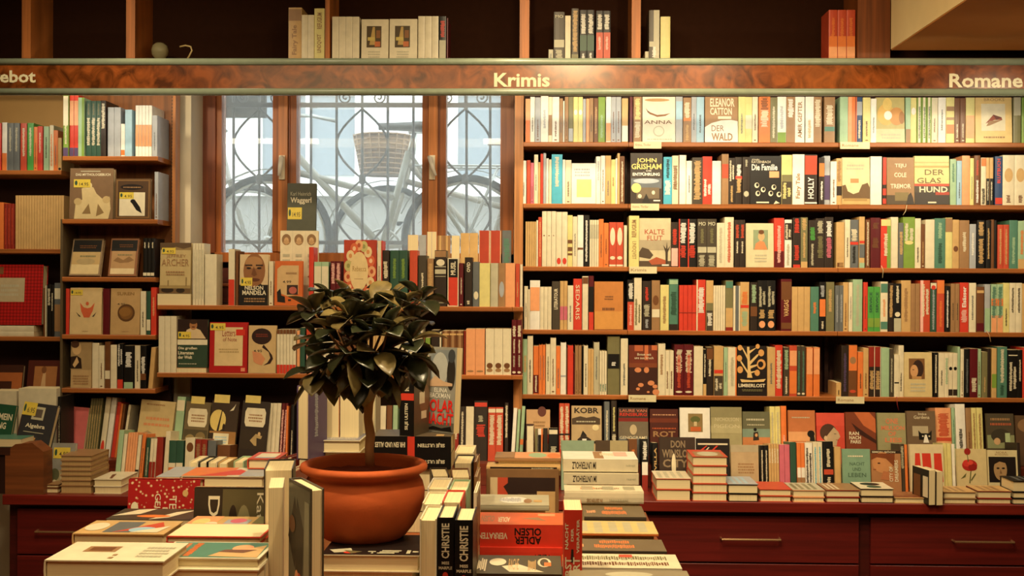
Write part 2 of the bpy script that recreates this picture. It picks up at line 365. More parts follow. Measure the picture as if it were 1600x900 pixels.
FC('wald', 'n', 'DER WALD book', 'brown and white DER WALD novel with handwritten title, top shelf of right bookcase', [('p', [(0, 0), (1, 0), (1, .46), (.8, .49), (.5, .48), (.2, .42), (0, .33)], 'W'), ('tb', 'ELEANOR', .16, .78, .9, .97, 'C'), ('tb', 'CATTON', .16, .6, .82, .76, 'C'), ('r', .4, .51, .8, .57, 'C'), ('t', 'DER', .2, .24, .58, .37, 'n'), ('tb', 'WALD', .2, .03, .84, .2, 'n')])
FC('blossom', 'b8ac70', 'floral cover', 'pale cover with blurred yellow blossoms, top shelf of right bookcase', [('r', 0, 0, 1, .3, 'c4c49c'), ('e', .35, .62, .3, .24, 'd8b060'), ('e', .72, .58, .26, .2, 'c89050'), ('e', .4, .85, .16, .14, 'dcc070'), ('e', .42, .6, .14, .1, 'W'), ('e', .9, .55, .1, .14, 'a07040'), ('x', .15, .08, .85, .22, 'q', 2)])
FC('paperplane', 'ddc080', 'paper-plane cover', 'cream cover with folded paper plane in square, right end of top shelf', [('t', 'BROOKS', .25, .92, .8, .985, 'n'), ('r', .17, .26, .82, .86, 'C'), ('p', [(.28, .42), (.5, .62), (.72, .56), (.74, .5), (.52, .5)], '8a3a20'), ('p', [(.3, .36), (.38, .48), (.74, .5), (.4, .38)], 'n'), ('p', [(.48, .62), (.58, .5), (.72, .56)], '5a2014'), ('x', .2, .1, .8, .16, 'n', 1)])
FC('yellowsquare', 'W', 'white cover', 'white paperback with pale yellow square, second shelf of right bookcase', [('r', .22, .16, .82, .6, 'Y'), ('x', .1, .68, .75, .9, 's', 3)])
FC('kidnap', 'D', 'ENTFÜHRUNG thriller', 'dark thriller titled ENTFÜHRUNG with round yellow badge, second shelf of right bookcase', [('r', .03, .3, .97, .5, '5c646c'), ('e', .5, .45, .4, .05, 'a8b4bc'), ('r', .2, .1, .9, .32, '6a5c48'), ('p', [(.35, 0), (.5, .2), (.65, 0)], 'K'), ('e', .3, .15, .06, .04, 'C'), ('e', .72, .22, .05, .04, 'C'), ('tb', 'JOHN', .2, .79, .82, .9, 'ddd27c'), ('tb', 'GRISHAM', .04, .68, .97, .79, 'ddd27c'), ('t', 'DIE', .5, .635, .66, .665, 'W'), ('tb', 'ENTFÜHRUNG', .08, .55, .92, .625, 'W'), ('e', .19, .31, .15, .095, 'ddd27c'), ('r', .72, .05, .93, .075, 'W')], hard=True)
FC('eyes', 'K', 'Die Familie thriller', 'black Die Familie thriller with staring eyes and orange badge, second shelf', [('t', 'JOHN', .06, .9, .3, .94, 'C'), ('t', 'KATZENBACH', .06, .85, .66, .9, 'C'), ('tb', 'Die Familie', .06, .7, .88, .83, 'W'), ('r', .62, .55, .93, .68, 'e4a070')] + sum([[('e', a, b, .075, .055, 'C'), ('e', a + .015, b + .01, .045, .035, 'K')] for a, b in ((.22, .39), (.42, .3), (.76, .35), (.25, .22), (.66, .22), (.92, .2))], []) + [('r', .2, .02, .6, .05, 'C'), ('p', [(.75, .0), (.82, .07), (.95, .02)], 'C')])
FC('landscape', 'd8cca0', 'landscape cover', 'cream cover with brown trees under pale sky, second shelf of right bookcase', [('x', .15, .74, .8, .88, 'q', 2), ('r', .3, .46, .6, .55, 'c88858'), ('p', [(0, .08), (0, .4), (.12, .42), (.2, .28), (.4, .22), (.6, .26), (.72, .42), (.92, .46), (1, .36), (1, .08)], '6a5030'), ('r', 0, 0, 1, .12, 'c8a468'), ('r', .05, .07, .9, .13, 'a88850')])
FC('tremor', 'n', 'brown TREMOR cover', 'brown TREMOR cover with shadowy landscape, second shelf of right bookcase', [('r', 0, 0, .9, .2, '4c3c26'), ('r', .3, .08, .8, .26, '7a6a40'), ('p', [(.7, 0), (.78, .2), (.88, .26), (.95, .15), (1, 0)], 'D'), ('tb', 'TEJU', .3, .77, .72, .87, 'C'), ('tb', 'COLE', .28, .58, .72, .68, 'C'), ('tb', 'TREMOR', .14, .34, .88, .44, 'C')])
FC('glass', 'd8c888', 'GLASHUND cover', 'cream, red and black GLAS HUND cover, second shelf of right bookcase', [('r', 0, .0, 1, .26, 'D'), ('r', 0, .25, 1, .38, '3e3426'), ('r', 0, .38, 1, .43, 'c8462c'), ('r', .6, .2, 1, .26, 'a8341c'), ('r', 0, .76, 1, .8, 'b8a060'), ('r', 0, .86, 1, .88, 'c8b478'), ('t', 'DER', .3, .61, .85, .72, '6a5a30'), ('t', 'GLAS', .08, .44, .76, .55, '6a5a30'), ('tb', 'HUND', .14, .25, .95, .37, 'C'), ('r', .38, .03, .62, .06, 'C')], hard=True)
FC('tide', 'c8bc98', 'KALTE FLUT cover', 'pale KALTE FLUT cover with bare tree by the shore, third shelf', [('r', 0, .34, 1, .55, 'a89c80'), ('p', [(0, .3), (.1, .4), (.3, .36), (.45, .24), (.35, .16), (0, .2)], '4c3c2c'), ('r', 0, 0, 1, .12, '4c3c2c'), ('p', [(.3, .12), (.55, .2), (.9, .12), (.85, .06), (.4, .04)], 'a85030'), ('p', [(.84, .05), (.83, .3), (.76, .45), (.85, .37), (.88, .52), (.9, .36), (.99, .44), (.91, .3), (.9, .05)], '3a2c1c'), ('t', 'KALTE', .18, .67, .8, .77, 'b05038'), ('t', 'FLUT', .26, .54, .74, .64, 'b05038'), ('r', .72, .02, .94, .05, 'W')])
FC('muse', 'd6caa4', 'cream portrait cover', 'cream paperback with painted woman in small square, third shelf of right bookcase', [('r', .27, .4, .8, .85, '8a9a78'), ('e', .56, .7, .12, .1, 'c8a878'), ('r', .5, .5, .6, .64, 'c8a878'), ('p', [(.3, .4), (.36, .54), (.5, .6), (.66, .58), (.78, .4)], 'cc8858'), ('e', .56, .8, .1, .05, '6a4020'), ('x', .3, .12, .75, .32, 'q', 3)])
FC('slipcase', 'c07c3c', 'tan slipcase', 'plain tan cover with small centred title, fourth shelf of right bookcase', [('r', .02, .01, .98, .38, 'cc9048'), ('x', .36, .62, .66, .72, 'N', 2), ('x', .28, .4, .7, .5, 'N', 1)], hard=True, T=.03)
FC('lilies', '3a1a12', 'water-lily cover', 'dark red cover with orange petals on water, fifth shelf, first face-out', [('r', 0, .62, 1, 1, '6a2a18'), ('r', .55, .7, .68, 1, 'c06a40'), ('r', .2, .88, .5, 1, 'b05c38'), ('r', .8, .9, 1, 1, 'c06a40'), ('r', 0, .55, 1, .64, '7a3c20')] + [('e', a, b, c, d, 'cc8458') for a, b, c, d in ((.32, .5, .12, .05), (.62, .5, .09, .06), (.42, .2, .1, .04), (.78, .24, .12, .05), (.32, .12, .07, .03), (.95, .06, .12, .06), (.92, .17, .09, .04), (.68, .06, .05, .02))] + [('t', 'Boten seit', .3, .79, .78, .84, 'C'), ('t', 'uns aus bruch', .2, .72, .86, .77, 'C')])
FC('tree', '1a1210', 'LIMBERLOST cover', 'black LIMBERLOST cover with cream tree, fifth shelf of right bookcase', [('p', [(.34, .36), (.36, .5), (.34, .98), (.42, .98), (.44, .66), (.46, .5), (.52, .36)], 'd8b87c'), ('p', [(.36, .5), (.14, .7), (.1, .74), (.12, .66), (.36, .44)], 'd8b87c'), ('p', [(.42, .6), (.72, .8), (.74, .84), (.68, .83), (.42, .68)], 'd8b87c'), ('p', [(.44, .54), (.68, .6), (.68, .63), (.44, .6)], 'd8b87c'), ('p', [(.44, .44), (.62, .48), (.62, .5), (.44, .48)], 'd8b87c'), ('p', [(.36, .8), (.2, .96), (.14, .98), (.36, .72)], 'd8b87c'), ('p', [(.42, .84), (.66, .96), (.74, .99), (.42, .9)], 'd8b87c')] + [('e', a, b, c, c * .7, 'd09a58') for a, b, c in ((.08, .75, .09), (.82, .86, .1), (.82, .63, .15), (.1, .52, .1), (.68, .46, .09), (.1, .96, .08), (.7, .99, .07))] + [('e', .8, .63, .09, .06, '1a1210'), ('p', [(.1, .33), (.15, .27), (.9, .28), (.97, .34), (.5, .31)], 'd8b87c'), ('tb', 'LIMBERLOST', .04, .17, .95, .24, 'C'), ('x', .15, .09, .85, .14, 'L', 2)])
FC('shadowface', 'd0bc88', 'cream portrait cover', 'cream cover with half-shadowed woman portrait in square, fifth shelf of right bookcase', [('r', .17, .4, .74, .86, '7a5430'), ('e', .5, .63, .2, .2, '33201a'), ('e', .36, .58, .14, .14, 'c89868'), ('r', .28, .4, .62, .46, 'b88c58'), ('r', .3, .6, .36, .615, '33201a'), ('x', .2, .12, .76, .34, 'q', 3)])
# left side
FC('myth', '7c6248', 'brown MYTHOLOGIE cover', 'brown book with pale statue group and yellow sticker, left shelves', [('r', .25, .93, .7, .95, 'q'), ('tb', 'DAS MYTHOLOGIEBUCH', .14, .85, .93, .9, 'C'), ('p', [(.12, 0), (.15, .3), (.3, .38), (.28, .6), (.42, .66), (.55, .62), (.62, .5), (.75, .4), (.92, .44), (.95, .2), (.9, 0)], 'd0bc8c'), ('e', .42, .66, .1, .07, 'd8c898'), ('e', .2, .34, .09, .07, 'c0a878'), ('e', .85, .38, .09, .07, 'c0a878'), ('p', [(.3, .1), (.45, .3), (.5, .1)], '8a7048'), ('p', [(.62, .05), (.66, .3), (.8, .12)], '8a7048')] + sticker(.1, .62, .48, .78, '14.95'), hard=True, T=.03)
FC('crow', '5a4026', 'framed crow cover', 'small brown patterned cover with crow picture and sticker, left shelves', [('r', .03, .03, .97, .97, '7a5a34'), ('r', .07, .06, .93, .94, '4a3420'), ('r', .12, .08, .84, .66, 'C'), ('p', [(.45, .42), (.55, .48), (.7, .3), (.76, .14), (.6, .22)], 'K'), ('e', .5, .44, .07, .05, 'K'), ('e', .46, .79, .32, .07, '1a1210'), ('x', .2, .77, .72, .82, 'n', 1)] + sticker(.12, .5, .52, .66, '4.95'), hard=True)
FC('scrollA', '8a7458', 'black-topped cover', 'small tan and black cover with sticker, left one leaning on the shelf', [('r', .05, .64, .95, .96, 'K'), ('r', .05, .04, .95, .64, 'b89c68'), ('r', .05, .04, .95, .3, 'd0bc8c'), ('e', .5, .38, .3, .09, 'a89468'), ('x', .25, .74, .8, .84, 'N', 2), ('x', .3, .5, .8, .58, 'L', 1)], hard=True)
FC('scrollB', '8a5c3c', 'black-topped cover', 'small wavy-edged tan and black cover, right one leaning on the shelf', [('r', .05, .66, .95, .95, 'K'), ('r', .08, .05, .92, .66, 'b08c60'), ('r', .08, .05, .92, .2, 'd8c49a'), ('p', [(.15, .4), (.3, .5), (.5, .42), (.7, .52), (.88, .42), (.7, .36), (.4, .34)], '8a6840'), ('x', .3, .76, .8, .86, 'N', 2), ('x', .25, .54, .8, .6, 'L', 1)], hard=True)
FC('phoenix', 'd0b888', 'cream phoenix cover', 'cream cover with orange winged emblem and sticker, left shelves', [('p', [(.32, .68), (.36, .5), (.45, .36), (.62, .36), (.72, .5), (.78, .68), (.66, .58), (.56, .56), (.44, .58)], 'c8603c'), ('e', .55, .66, .05, .04, 'c8603c'), ('p', [(.2, .48), (.36, .38), (.3, .38)], 'F'), ('p', [(.84, .48), (.7, .38), (.76, .38)], 'F'), ('x', .4, .06, .6, .08, 'n', 1)] + sticker(.02, .84, .4, .96, '14.95'), hard=True)
FC('coin', 'b89868', 'SUREN cover', 'tan cover with round dark coin emblem, left shelves', [('tb', 'SUREN', .22, .85, .8, .92, '8a6a3c'), ('e', .54, .47, .29, .19, '5a3c20'), ('e', .54, .47, .22, .145, '7a5428'), ('e', .54, .47, .12, .08, '5a3c20'), ('e', .5, .49, .2, .1, '8a6230'), ('x', .4, .06, .65, .08, 'n', 1), ('t', '4.95', .24, .64, .5, .68, 'F')], hard=True)
FC('thinker', 'b89c70', 'photograph cover', 'tan cover with photograph of thinking man, bottom left shelf', [('r', 0, .4, 1, 1, 'a08860'), ('p', [(0, .42), (0, .68), (.3, .7), (.5, .64), (.55, .42)], '2a1c14'), ('e', .28, .86, .22, .14, 'c8a878'), ('e', .2, .95, .2, .08, '4a3020'), ('p', [(.1, .5), (.3, .68), (.4, .56), (.2, .44)], 'c8a878'), ('x', .12, .08, .88, .3, 'n', 4)], hard=True)
FC('quilt', 'c01c1c', 'red quilted cover', 'large red cover with diamond quilt pattern and pale card, left shelves', [('r', .06, .38, .66, .78, 'b8a888'), ('x', .2, .48, .55, .7, 'q', 3), ('r', 0, .84, .25, .96, '7a5030')], hard=True, kind='scales', T=.04)
FC('archer', 'bca878', 'river-bridge cover', 'cream cover with bridge over river and sticker, beside the window', [('r', 0, .86, 1, 1, '5a4630'), ('p', [(0, .86), (.1, .9), (.25, .86), (.5, .92), (.75, .88), (1, .92), (1, .86)], '8a744c'), ('r', 0, 0, 1, .14, '6a5234'), ('e', .26, .07, .2, .06, '2c2016'), ('e', .68, .06, .14, .05, '2c2016'), ('r', .0, .1, 1, .16, '9c8658'), ('r', .84, .14, .88, .32, '8a744c'), ('r', .26, .14, .3, .26, '8a744c'), ('t', 'JEFFREY', .2, .69, .84, .77, 'n'), ('t', 'ARCHER', .06, .54, .94, .68, 'n'), ('x', .2, .36, .8, .46, 'n', 2)] + sticker(.06, .78, .5, .9), hard=True)
FC('elder', 'd0b890', 'biography with elderly man', 'cover with close-up face of elderly man over black, under the window', [('r', 0, 0, 1, .4, '14100e'), ('e', .52, .68, .38, .34, '8a5c38'), ('e', .5, .84, .3, .12, 'a87c50'), ('p', [(.0, .3), (.3, .4), (.5, .34), (.75, .42), (1, .3), (1, .1), (0, .1)], '14100e'), ('r', .2, .77, .45, .8, '33201a'), ('r', .57, .77, .82, .8, '33201a'), ('e', .33, .73, .08, .02, '1a100c'), ('e', .69, .73, .08, .02, '1a100c'), ('p', [(.42, .6), (.5, .76), (.62, .6), (.52, .57)], '6e4426'), ('e', .52, .5, .2, .03, '5a2e1c'), ('tb', 'NELSON', .2, .3, .84, .38, 'C'), ('tb', 'MANDELA', .12, .2, .94, .29, 'C'), ('x', .15, .06, .9, .16, 'n', 2)] + sticker(.06, .38, .46, .54), hard=True, T=.03)
FC('orangeart', 'c8642c', 'orange cover', 'orange cover with cream panel, black shape and sticker, under the window', [('p', [(.1, .3), (.1, .82), (.25, .9), (.86, .9), (.86, .26), (.5, .2)], 'c8a878'), ('r', .45, .24, .84, .46, '33201a'), ('e', .66, .34, .14, .08, 'b05c50'), ('p', [(.12, .08), (.1, .3), (.22, .38), (.26, .22), (.38, .2), (.4, .06)], '14100e'), ('r', .5, .1, .6, .14, 'D'), ('x', .4, .7, .8, .78, 'n', 1), ('t', '4.99', .3, .5, .6, .56, 'F')], hard=True)
FC('medallions', 'dccfae', 'cream medallion box', 'cream three-volume set with portrait medallions, in front of the window', [('r', .33, 0, .335, 1, 'q'), ('r', .665, 0, .67, 1, 'q')] + sum([[('e', a, .88, .12, .075, '8a6a48'), ('e', a, .87, .06, .04, 'c8a478'), ('p', [(a - .09, .84), (a, .88), (a + .09, .84), (a, .805)], 'b89468'), ('x', a - .1, .5, a + .1, .72, 'q', 3), ('p', [(a - .1, .38), (a, .42), (a + .08, .4), (a + .02, .36)], '8a4a3c')] for a in (.17, .5, .83)], []), hard=True, T=.1)
FC('waggerl', '4a4c3c', 'grey-green book', 'dark green book with yellow sticker, standing alone before the window panes', [('t', 'Karl Heinrich', .12, .84, .82, .89, 'q'), ('tb', 'Waggerl', .12, .73, .84, .82, 'C'), ('e', .55, .06, .04, .03, 'q')] + sticker(.04, .54, .52, .69, '14.95'), hard=True)
FC('rebecca', 'a8341c', 'red floral cover', 'red cover with cream oval framed by flowers, under the window', sum([[('e', .5 + .36 * math.cos(a), .52 + .4 * math.sin(a), .12, .085, ('d8a070', 'c86038', 'd8c090', 'b8b070')[i % 4]), ('e', .5 + .36 * math.cos(a), .52 + .4 * math.sin(a), .05, .035, ('a84828', 'e0b890', 'c88850', '8a8a50')[i % 4])] for i, a in enumerate([k * .418 for k in range(15)])], []) + [('e', .48, .52, .28, .3, 'd8c08c'), ('t', 'Rebecca', .28, .52, .7, .6, 'a07c40'), ('x', .34, .4, .62, .42, 'n', 1)], hard=True)
FC('literati', '2e4434', 'green literature book', 'green book with photograph of smiling man and sticker, lower middle shelf', [('r', 0, .47, 1, .58, 'C'), ('r', 0, .58, 1, 1, '2a1812'), ('p', [(.2, .6), (.3, .78), (.5, .84), (.75, .78), (.95, .6)], 'd0b890'), ('e', .52, .88, .13, .1, 'a87448'), ('e', .52, .95, .13, .05, '3a2418'), ('e', .52, .84, .06, .015, '5a2e1c'), ('tb', 'Die großen', .03, .36, .66, .43, 'C'), ('tb', 'Literaten', .03, .27, .55, .34, 'C'), ('tb', 'der Welt', .03, .18, .5, .25, 'C'), ('x', .03, .07, .66, .1, 'q', 1)] + sticker(.02, .6, .45, .74), spine=[('r', 0, 0, 1, 1, 'r')], hard=True)
FC('letters', 'a81818', 'red letters book', 'red cover with large cream letter sheet and sticker, lower middle shelf', [('r', .14, .14, .88, .9, 'd4bc8c'), ('t', 'Letters', .34, .72, .68, .86, '8a3020'), ('t', 'of Note', .36, .62, .72, .7, '8a3020'), ('x', .24, .4, .78, .5, 'b09868', 2), ('r', .7, .74, .94, .86, 'c83020'), ('r', .84, .03, .95, .1, 'd88868')] + sticker(.02, .84, .42, .98), hard=True)
FC('hairface', 'c4a878', 'cream cover', 'cream cover with dark round hair silhouette, lower middle shelf', [('e', .48, .77, .36, .17, '2a1410'), ('p', [(.55, .6), (.7, .5), (.86, .38), (.9, .3), (.8, .2), (.55, .16), (.7, .22), (.8, .32), (.74, .44), (.5, .54)], '2a1410'), ('p', [(.15, .46), (.45, .42), (.62, .3), (.5, .16), (.3, .2), (.2, .24)], 'c88860'), ('x', .25, .76, .7, .84, '7a3020', 2), ('t', '4.95', .2, .44, .5, .49, 'F')], hard=True)
# display covers
def skyline(bg, land, t1, t2, tc='C', pos=.62): return [('r', 0, 0, 1, .3, land), ('p', [(0, .28), (.2, .42), (.4, .3), (.6, .44), (.8, .3), (1, .4), (1, .26), (0, .26)], land), ('tb', t1, .1, pos, .9, pos + .1, tc)] + ([('tb', t2, .1, pos - .14, .9, pos - .04, tc)] if t2 else [])
FC('kobr', 'b8a078', 'gable-house cover', 'tan crime novel with black gable house and mountains, right display', [('p', [(.02, .6), (.02, .66), (.3, .72), (.5, .68), (.75, .72), (.95, .66), (.95, .52), (.02, .52)], '4a3a2a'), ('r', .02, .5, .95, .58, '4a3a2a'), ('tb', 'KOBR', .1, .8, .9, .95, 'D'), ('x', .15, .56, .8, .62, 'q', 1), ('e', .8, .42, .11, .08, 'e0d0a0'), ('p', [(.3, .18), (.38, .34), (.52, .2)], 'K'), ('p', [(.2, .1), (.4, .24), (.66, .1), (.6, 0), (.24, 0)], 'D'), ('r', .36, .02, .5, .12, 'W'), ('r', .72, .0, .84, .06, 'D')], hard=True)
FC('rens', 'S', 'grey crime cover', 'grey crime novel with stacked author name and red band, right display', [('r', 0, .62, 1, 1, '3a2a24'), ('r', 0, .62, 1, .72, '7a1a14'), ('r', 0, .2, 1, .62, '6a6050'), ('e', .5, .4, .12, .14, 'b8a888'), ('tb', 'LAURE VAN', .04, .88, .96, .96, 'b86a50'), ('tb', 'RENSBURG', .04, .77, .96, .86, 'c03020'), ('t', 'GENOGRAMS', .04, .14, .96, .22, 'C')], hard=True)
FC('rot', '4a1a10', 'dark red ROT cover', 'dark red ROT cover leaning at the back of right display', [('r', 0, .62, 1, .74, '6a2a14'), ('x', .08, .82, .92, .88, 'b88868', 1), ('x', .08, .44, .92, .5, 'b05028', 1), ('tb', 'ROT', .12, .22, .9, .38, 'n')], hard=True)
FC('whitecover', 'W', 'white picture cover', 'white cover with small picture of vase, back of right display', [('r', .28, .34, .76, .84, '8a7448'), ('e', .52, .68, .16, .09, '5a6030'), ('r', .47, .5, .57, .62, 'c8b48c'), ('r', .36, .36, .7, .48, 'c06030')], hard=True)
FC('misty', 'a49c74', 'misty green cover', 'misty olive cover with faint pale lettering, back of right display', [('r', 0, .72, 1, 1, '8a8460'), ('r', 0, .3, 1, .5, 'b0a880'), ('t', 'NICHOLSON', .14, .62, .9, .72, 'c8c09c'), ('t', 'PIGEON', .1, .44, .92, .54, 'c8c09c')], hard=True)
FC('tealfig', '64644c', 'teal figure cover', 'teal cover with small seated figure on orange ground, right display', [('r', 0, 0, 1, .26, 'c07c4c'), ('r', 0, .26, 1, .5, '7a9080'), ('x', .12, .74, .8, .84, 'q', 1), ('x', .12, .6, .8, .66, 'q', 1), ('e', .46, .48, .06, .05, 'K'), ('p', [(.38, .16), (.4, .4), (.56, .42), (.6, .18)], 'D'), ('e', .5, .32, .05, .05, 'c89868')], hard=True)
FC('orangesil', 'b87044', 'orange silhouette cover', 'orange cover with dark head silhouette at its lower corner, right display', [('r', 0, .14, 1, .4, 'd09a6c'), ('e', .84, .34, .14, .1, 'K'), ('p', [(.78, .05), (.8, .28), (.96, .3), (1, .05)], 'K'), ('x', .1, .78, .8, .84, 'q', 1)], hard=True)
FC('redlady', 'c84838', 'red cover with woman', 'red cover with short-haired woman looking right, right display', [('r', 0, .62, 1, 1, 'd05040'), ('e', .42, .42, .3, .26, '4a3226'), ('p', [(.3, .04), (.34, .3), (.62, .58), (.78, .44), (.84, .3), (.74, .2), (.7, .04)], 'b8a080'), ('e', .32, .26, .06, .07, 'c8b090'), ('r', .62, .38, .7, .395, 'D'), ('r', .68, .2, .78, .215, '8a3020')], hard=True)
FC('sunset', '7a3c24', 'brown sunset cover', 'brown and orange cover with pale stacked title, right display', [('p', [(.3, 1), (.6, .62), (1, .4), (1, .8), (.8, 1)], 'c0683c'), ('p', [(.2, .7), (.5, .5), (1, .2), (1, .1), (.4, .4)], '3a1c12'), ('tb', 'RAN', .12, .34, .44, .44, 'C'), ('tb', 'NACH', .12, .22, .5, .32, 'C'), ('tb', 'PARIS', .16, .1, .5, .2, 'C')], hard=True)
FC('salmontype', '98946c', 'green cover with orange title', 'sage green cover with sprawling orange handwritten title, right display', [('tb', 'ONE', .3, .68, .74, .84, 'd07c58'), ('tb', 'MILLION', .14, .5, .96, .63, 'd07c58'), ('tb', 'OF', .38, .33, .66, .46, 'd07c58'), ('tb', 'LIES', .26, .15, .86, .28, 'd07c58')], hard=True)
FC('cat', '6e5a44', 'cat cover', 'grey-brown cover with black and white cat peeking up, right display', [('t', 'Imke', .42, .88, .7, .95, 'C'), ('t', 'Gardena', .26, .78, .8, .87, 'C'), ('r', .2, .3, .74, .58, 'b0a488'), ('p', [(.42, .2), (.4, .46), (.5, .38), (.76, .38), (.86, .46), (.84, .2)], 'K'), ('p', [(.56, .12), (.62, .34), (.68, .34), (.76, .12)], 'W'), ('e', .55, .3, .03, .02, 'C'), ('e', .77, .3, .03, .02, 'C')], hard=True)
FC('elisabeth', '4c4434', 'dark green cover', 'dark cover with ornate red title above green bottle shape, right display', [('r', 0, 0, 1, .38, '8a9068'), ('e', .5, .36, .36, .2, '3a3428'), ('x', .1, .8, .86, .92, 'n', 1), ('x', .1, .66, .9, .78, 'a85a3c', 1), ('r', .66, .08, .84, .44, 'a8bc90'), ('e', .36, .2, .12, .1, 'c8a478')], hard=True)
FC('plaintan', 'b8a07c', 'tan cover', 'plain tan cover with thin handwriting, front of right display beside black NIGHT spines', [('r', 0, .8, 1, 1, 'b0a488'), ('x', .25, .2, .85, .52, 'n', 4)], hard=False)
FC('city', '3a2c24', 'dark CITY cover', 'dark WINSLOW-style CITY cover with tall grey letters, front of right display', [('tb', 'DON', .32, .74, .72, .92, '8a7860'), ('tb', 'WINSLOW', .08, .5, .98, .7, '8a7860'), ('tb', 'CITY', .1, .26, .8, .46, '8a7860'), ('e', .4, .3, .06, .3, 'C')])
FACES['city']['label'] = 'dark brown cover with tall grey CITY lettering, front of right display'
FC('blackneon', '1c1614', 'black cover', 'black cover with pale stripe and red slashes, behind the orange book pile', [('r', .05, .84, .94, .88, 'C'), ('p', [(.1, .7), (.3, .82), (.34, .82), (.14, .66)], 'R'), ('p', [(.4, .66), (.6, .82), (.66, .82), (.46, .66)], 'R'), ('p', [(.2, .64), (.36, .78), (.4, .78), (.24, .62)], 'C')])
FC('sage', '7ca088', 'green text cover', 'sage green cover with centred serif title, front of right display', [('t', 'NACHT', .26, .5, .8, .6, '44604c'), ('t', 'UND', .36, .34, .66, .44, '44604c'), ('t', 'LEBEN', .2, .16, .84, .28, '44604c'), ('x', .2, .76, .74, .84, 'C', 1)])
FC('simon', 'a87850', 'boy portrait cover', 'cover with red-haired boy close-up and white block title, front of right display', [('r', 0, .9, 1, 1, 'D'), ('tb', 'SIMON SJÖON', .04, .9, .82, .98, 'C'), ('e', .38, .62, .34, .32, 'c08858'), ('p', [(0, .9), (0, .7), (.2, .78), (.5, .74), (.66, .6), (.78, .5), (.8, .9)], '7a4020'), ('p', [(.3, .1), (.4, .36), (.8, .3), (.86, .06)], 'b07048'), ('e', .26, .6, .05, .02, '3a2014'), ('r', .06, .4, .16, .42, '8a3c28'), ('tu', 'CITY OF', .6, .04, .72, .5, 'C'), ('tu', 'DREAMERS', .78, .04, .9, .7, 'C')])
FC('windows', 'd8caa4', 'red window cover', 'cream cover with red slanted window panes, front of right display', [('p', [(.12, .0), (.16, .76), (.62, .76), (.66, .0)], 'R'), ('p', [(.72, .0), (.72, .76), (.94, .76), (.98, 0)], 'R'), ('p', [(.34, 0), (.3, .76), (.36, .76), (.4, 0)], 'd8caa4')])
FC('flower', 'd0c090', 'red carnation cover', 'cream cover with red carnation, front of right display', [('e', .42, .52, .26, .17, 'a82820'), ('e', .32, .58, .13, .1, 'c83830'), ('e', .52, .46, .15, .1, '8a1c18'), ('e', .44, .6, .1, .07, 'd04838'), ('e', .36, .92, .11, .1, '982420'), ('p', [(.38, 0), (.44, .36), (.47, .36), (.42, 0)], '5a5c30'), ('p', [(.1, .12), (.3, .3), (.26, .18)], '5a5c30'), ('p', [(.46, .06), (.62, .26), (.6, .3), (.44, .1)], '5a5c30'), ('p', [(.36, .62), (.34, .86), (.36, .86), (.39, .62)], '5a5c30')])
FC('womandark', 'd4c89c', 'dark portrait cover', 'cream-edged cover with dark close-up of woman, right end of display', [('t', 'NORA', .3, .9, .66, .96, 'n'), ('t', 'BOSSONG', .26, .84, .7, .895, 'n'), ('r', .04, .04, .94, .8, '1c1412'), ('e', .42, .42, .22, .32, 'a88860'), ('p', [(.15, .8), (.16, .55), (.4, .66), (.66, .6), (.68, .8)], '1c1412'), ('e', .34, .46, .05, .025, 'K'), ('e', .52, .46, .05, .025, 'K'), ('p', [(.42, .44), (.4, .3), (.47, .3)], '7a5c3c'), ('e', .44, .22, .07, .02, '6a3024')])
FC('tanpaper', 'b8946c', 'tan kraft cover', 'kraft brown cover with dark round logo and red seal, centre display', [('r', 0, .4, .34, .72, '3a1e1a'), ('e', .66, .96, .18, .1, '5a2a20'), ('x', .3, .6, .8, .8, '8a6a44', 3), ('r', .68, .34, .98, .52, 'c8402c'), ('p', [(.4, .3), (.46, .36), (.52, .3)], '6a3a24')])
FC('eschbach', '88a088', 'pale green cover', 'pale green cover peeking behind the white flat books', [('t', 'ESCHBACH', .08, .4, .92, .66, '6a7c60')])
FC('ernst', '4a3a28', 'dark lettered cover', 'dark cover with large pale letters behind the white flat books', [('r', .45, .4, 1, 1, 'a89c74'), ('tb', 'ERNST', .1, .2, .8, .5, 'C')])
FC('fallback', '5a4430', 'brown cover', 'brown cover cut by the right edge, back row of right display', [('e', .5, .7, .4, .2, '8a6a48')])
# left / middle display
FC('algebra', '2c2c30', 'dark Algebra book', 'dark grey Algebra book with pi sign leaning left, sticker on top', [('tb', 'Algebra', .18, .56, .76, .65, 'C'), ('r', .16, .5, .76, .51, 'q'), ('t', 'π', .34, .26, .56, .42, 'c89858'), ('r', .3, .72, .66, .94, 'q'), ('r', .36, .76, .6, .9, '5a5048'), ('x', .2, .14, .6, .17, 'q', 1)] + sticker(0, .78, .4, 1.0, '6.95'), spine=[('r', 0, 0, 1, 1, 'r')], hard=True, T=.035)
FC('bildung', '1c4c34', 'dark green cover', 'dark green cover cut by the left edge, beside the Algebra book', [('tb', 'ALLGEMEIN', -.0, .72, .94, .84, 'C'), ('tb', 'BILDUNG', .1, .56, .8, .68, 'C'), ('e', .7, .2, .16, .1, 'c8a070')], hard=True)
FC('baroque', '4a1a12', 'maroon figure cover', 'maroon cover with pale classical figures, upper left display', [('r', .2, .25, .84, .9, 'a06c40'), ('p', [(.3, .3), (.4, .5), (.45, .8), (.52, .82), (.55, .5), (.7, .36), (.8, .3)], 'c8a478'), ('e', .47, .84, .07, .06, '7a4c2c'), ('p', [(.24, .3), (.3, .45), (.4, .3)], 'c8a478'), ('p', [(.6, .3), (.7, .5), (.8, .3)], 'c8a478'), ('x', .2, .06, .8, .15, 'n', 1)], hard=True)
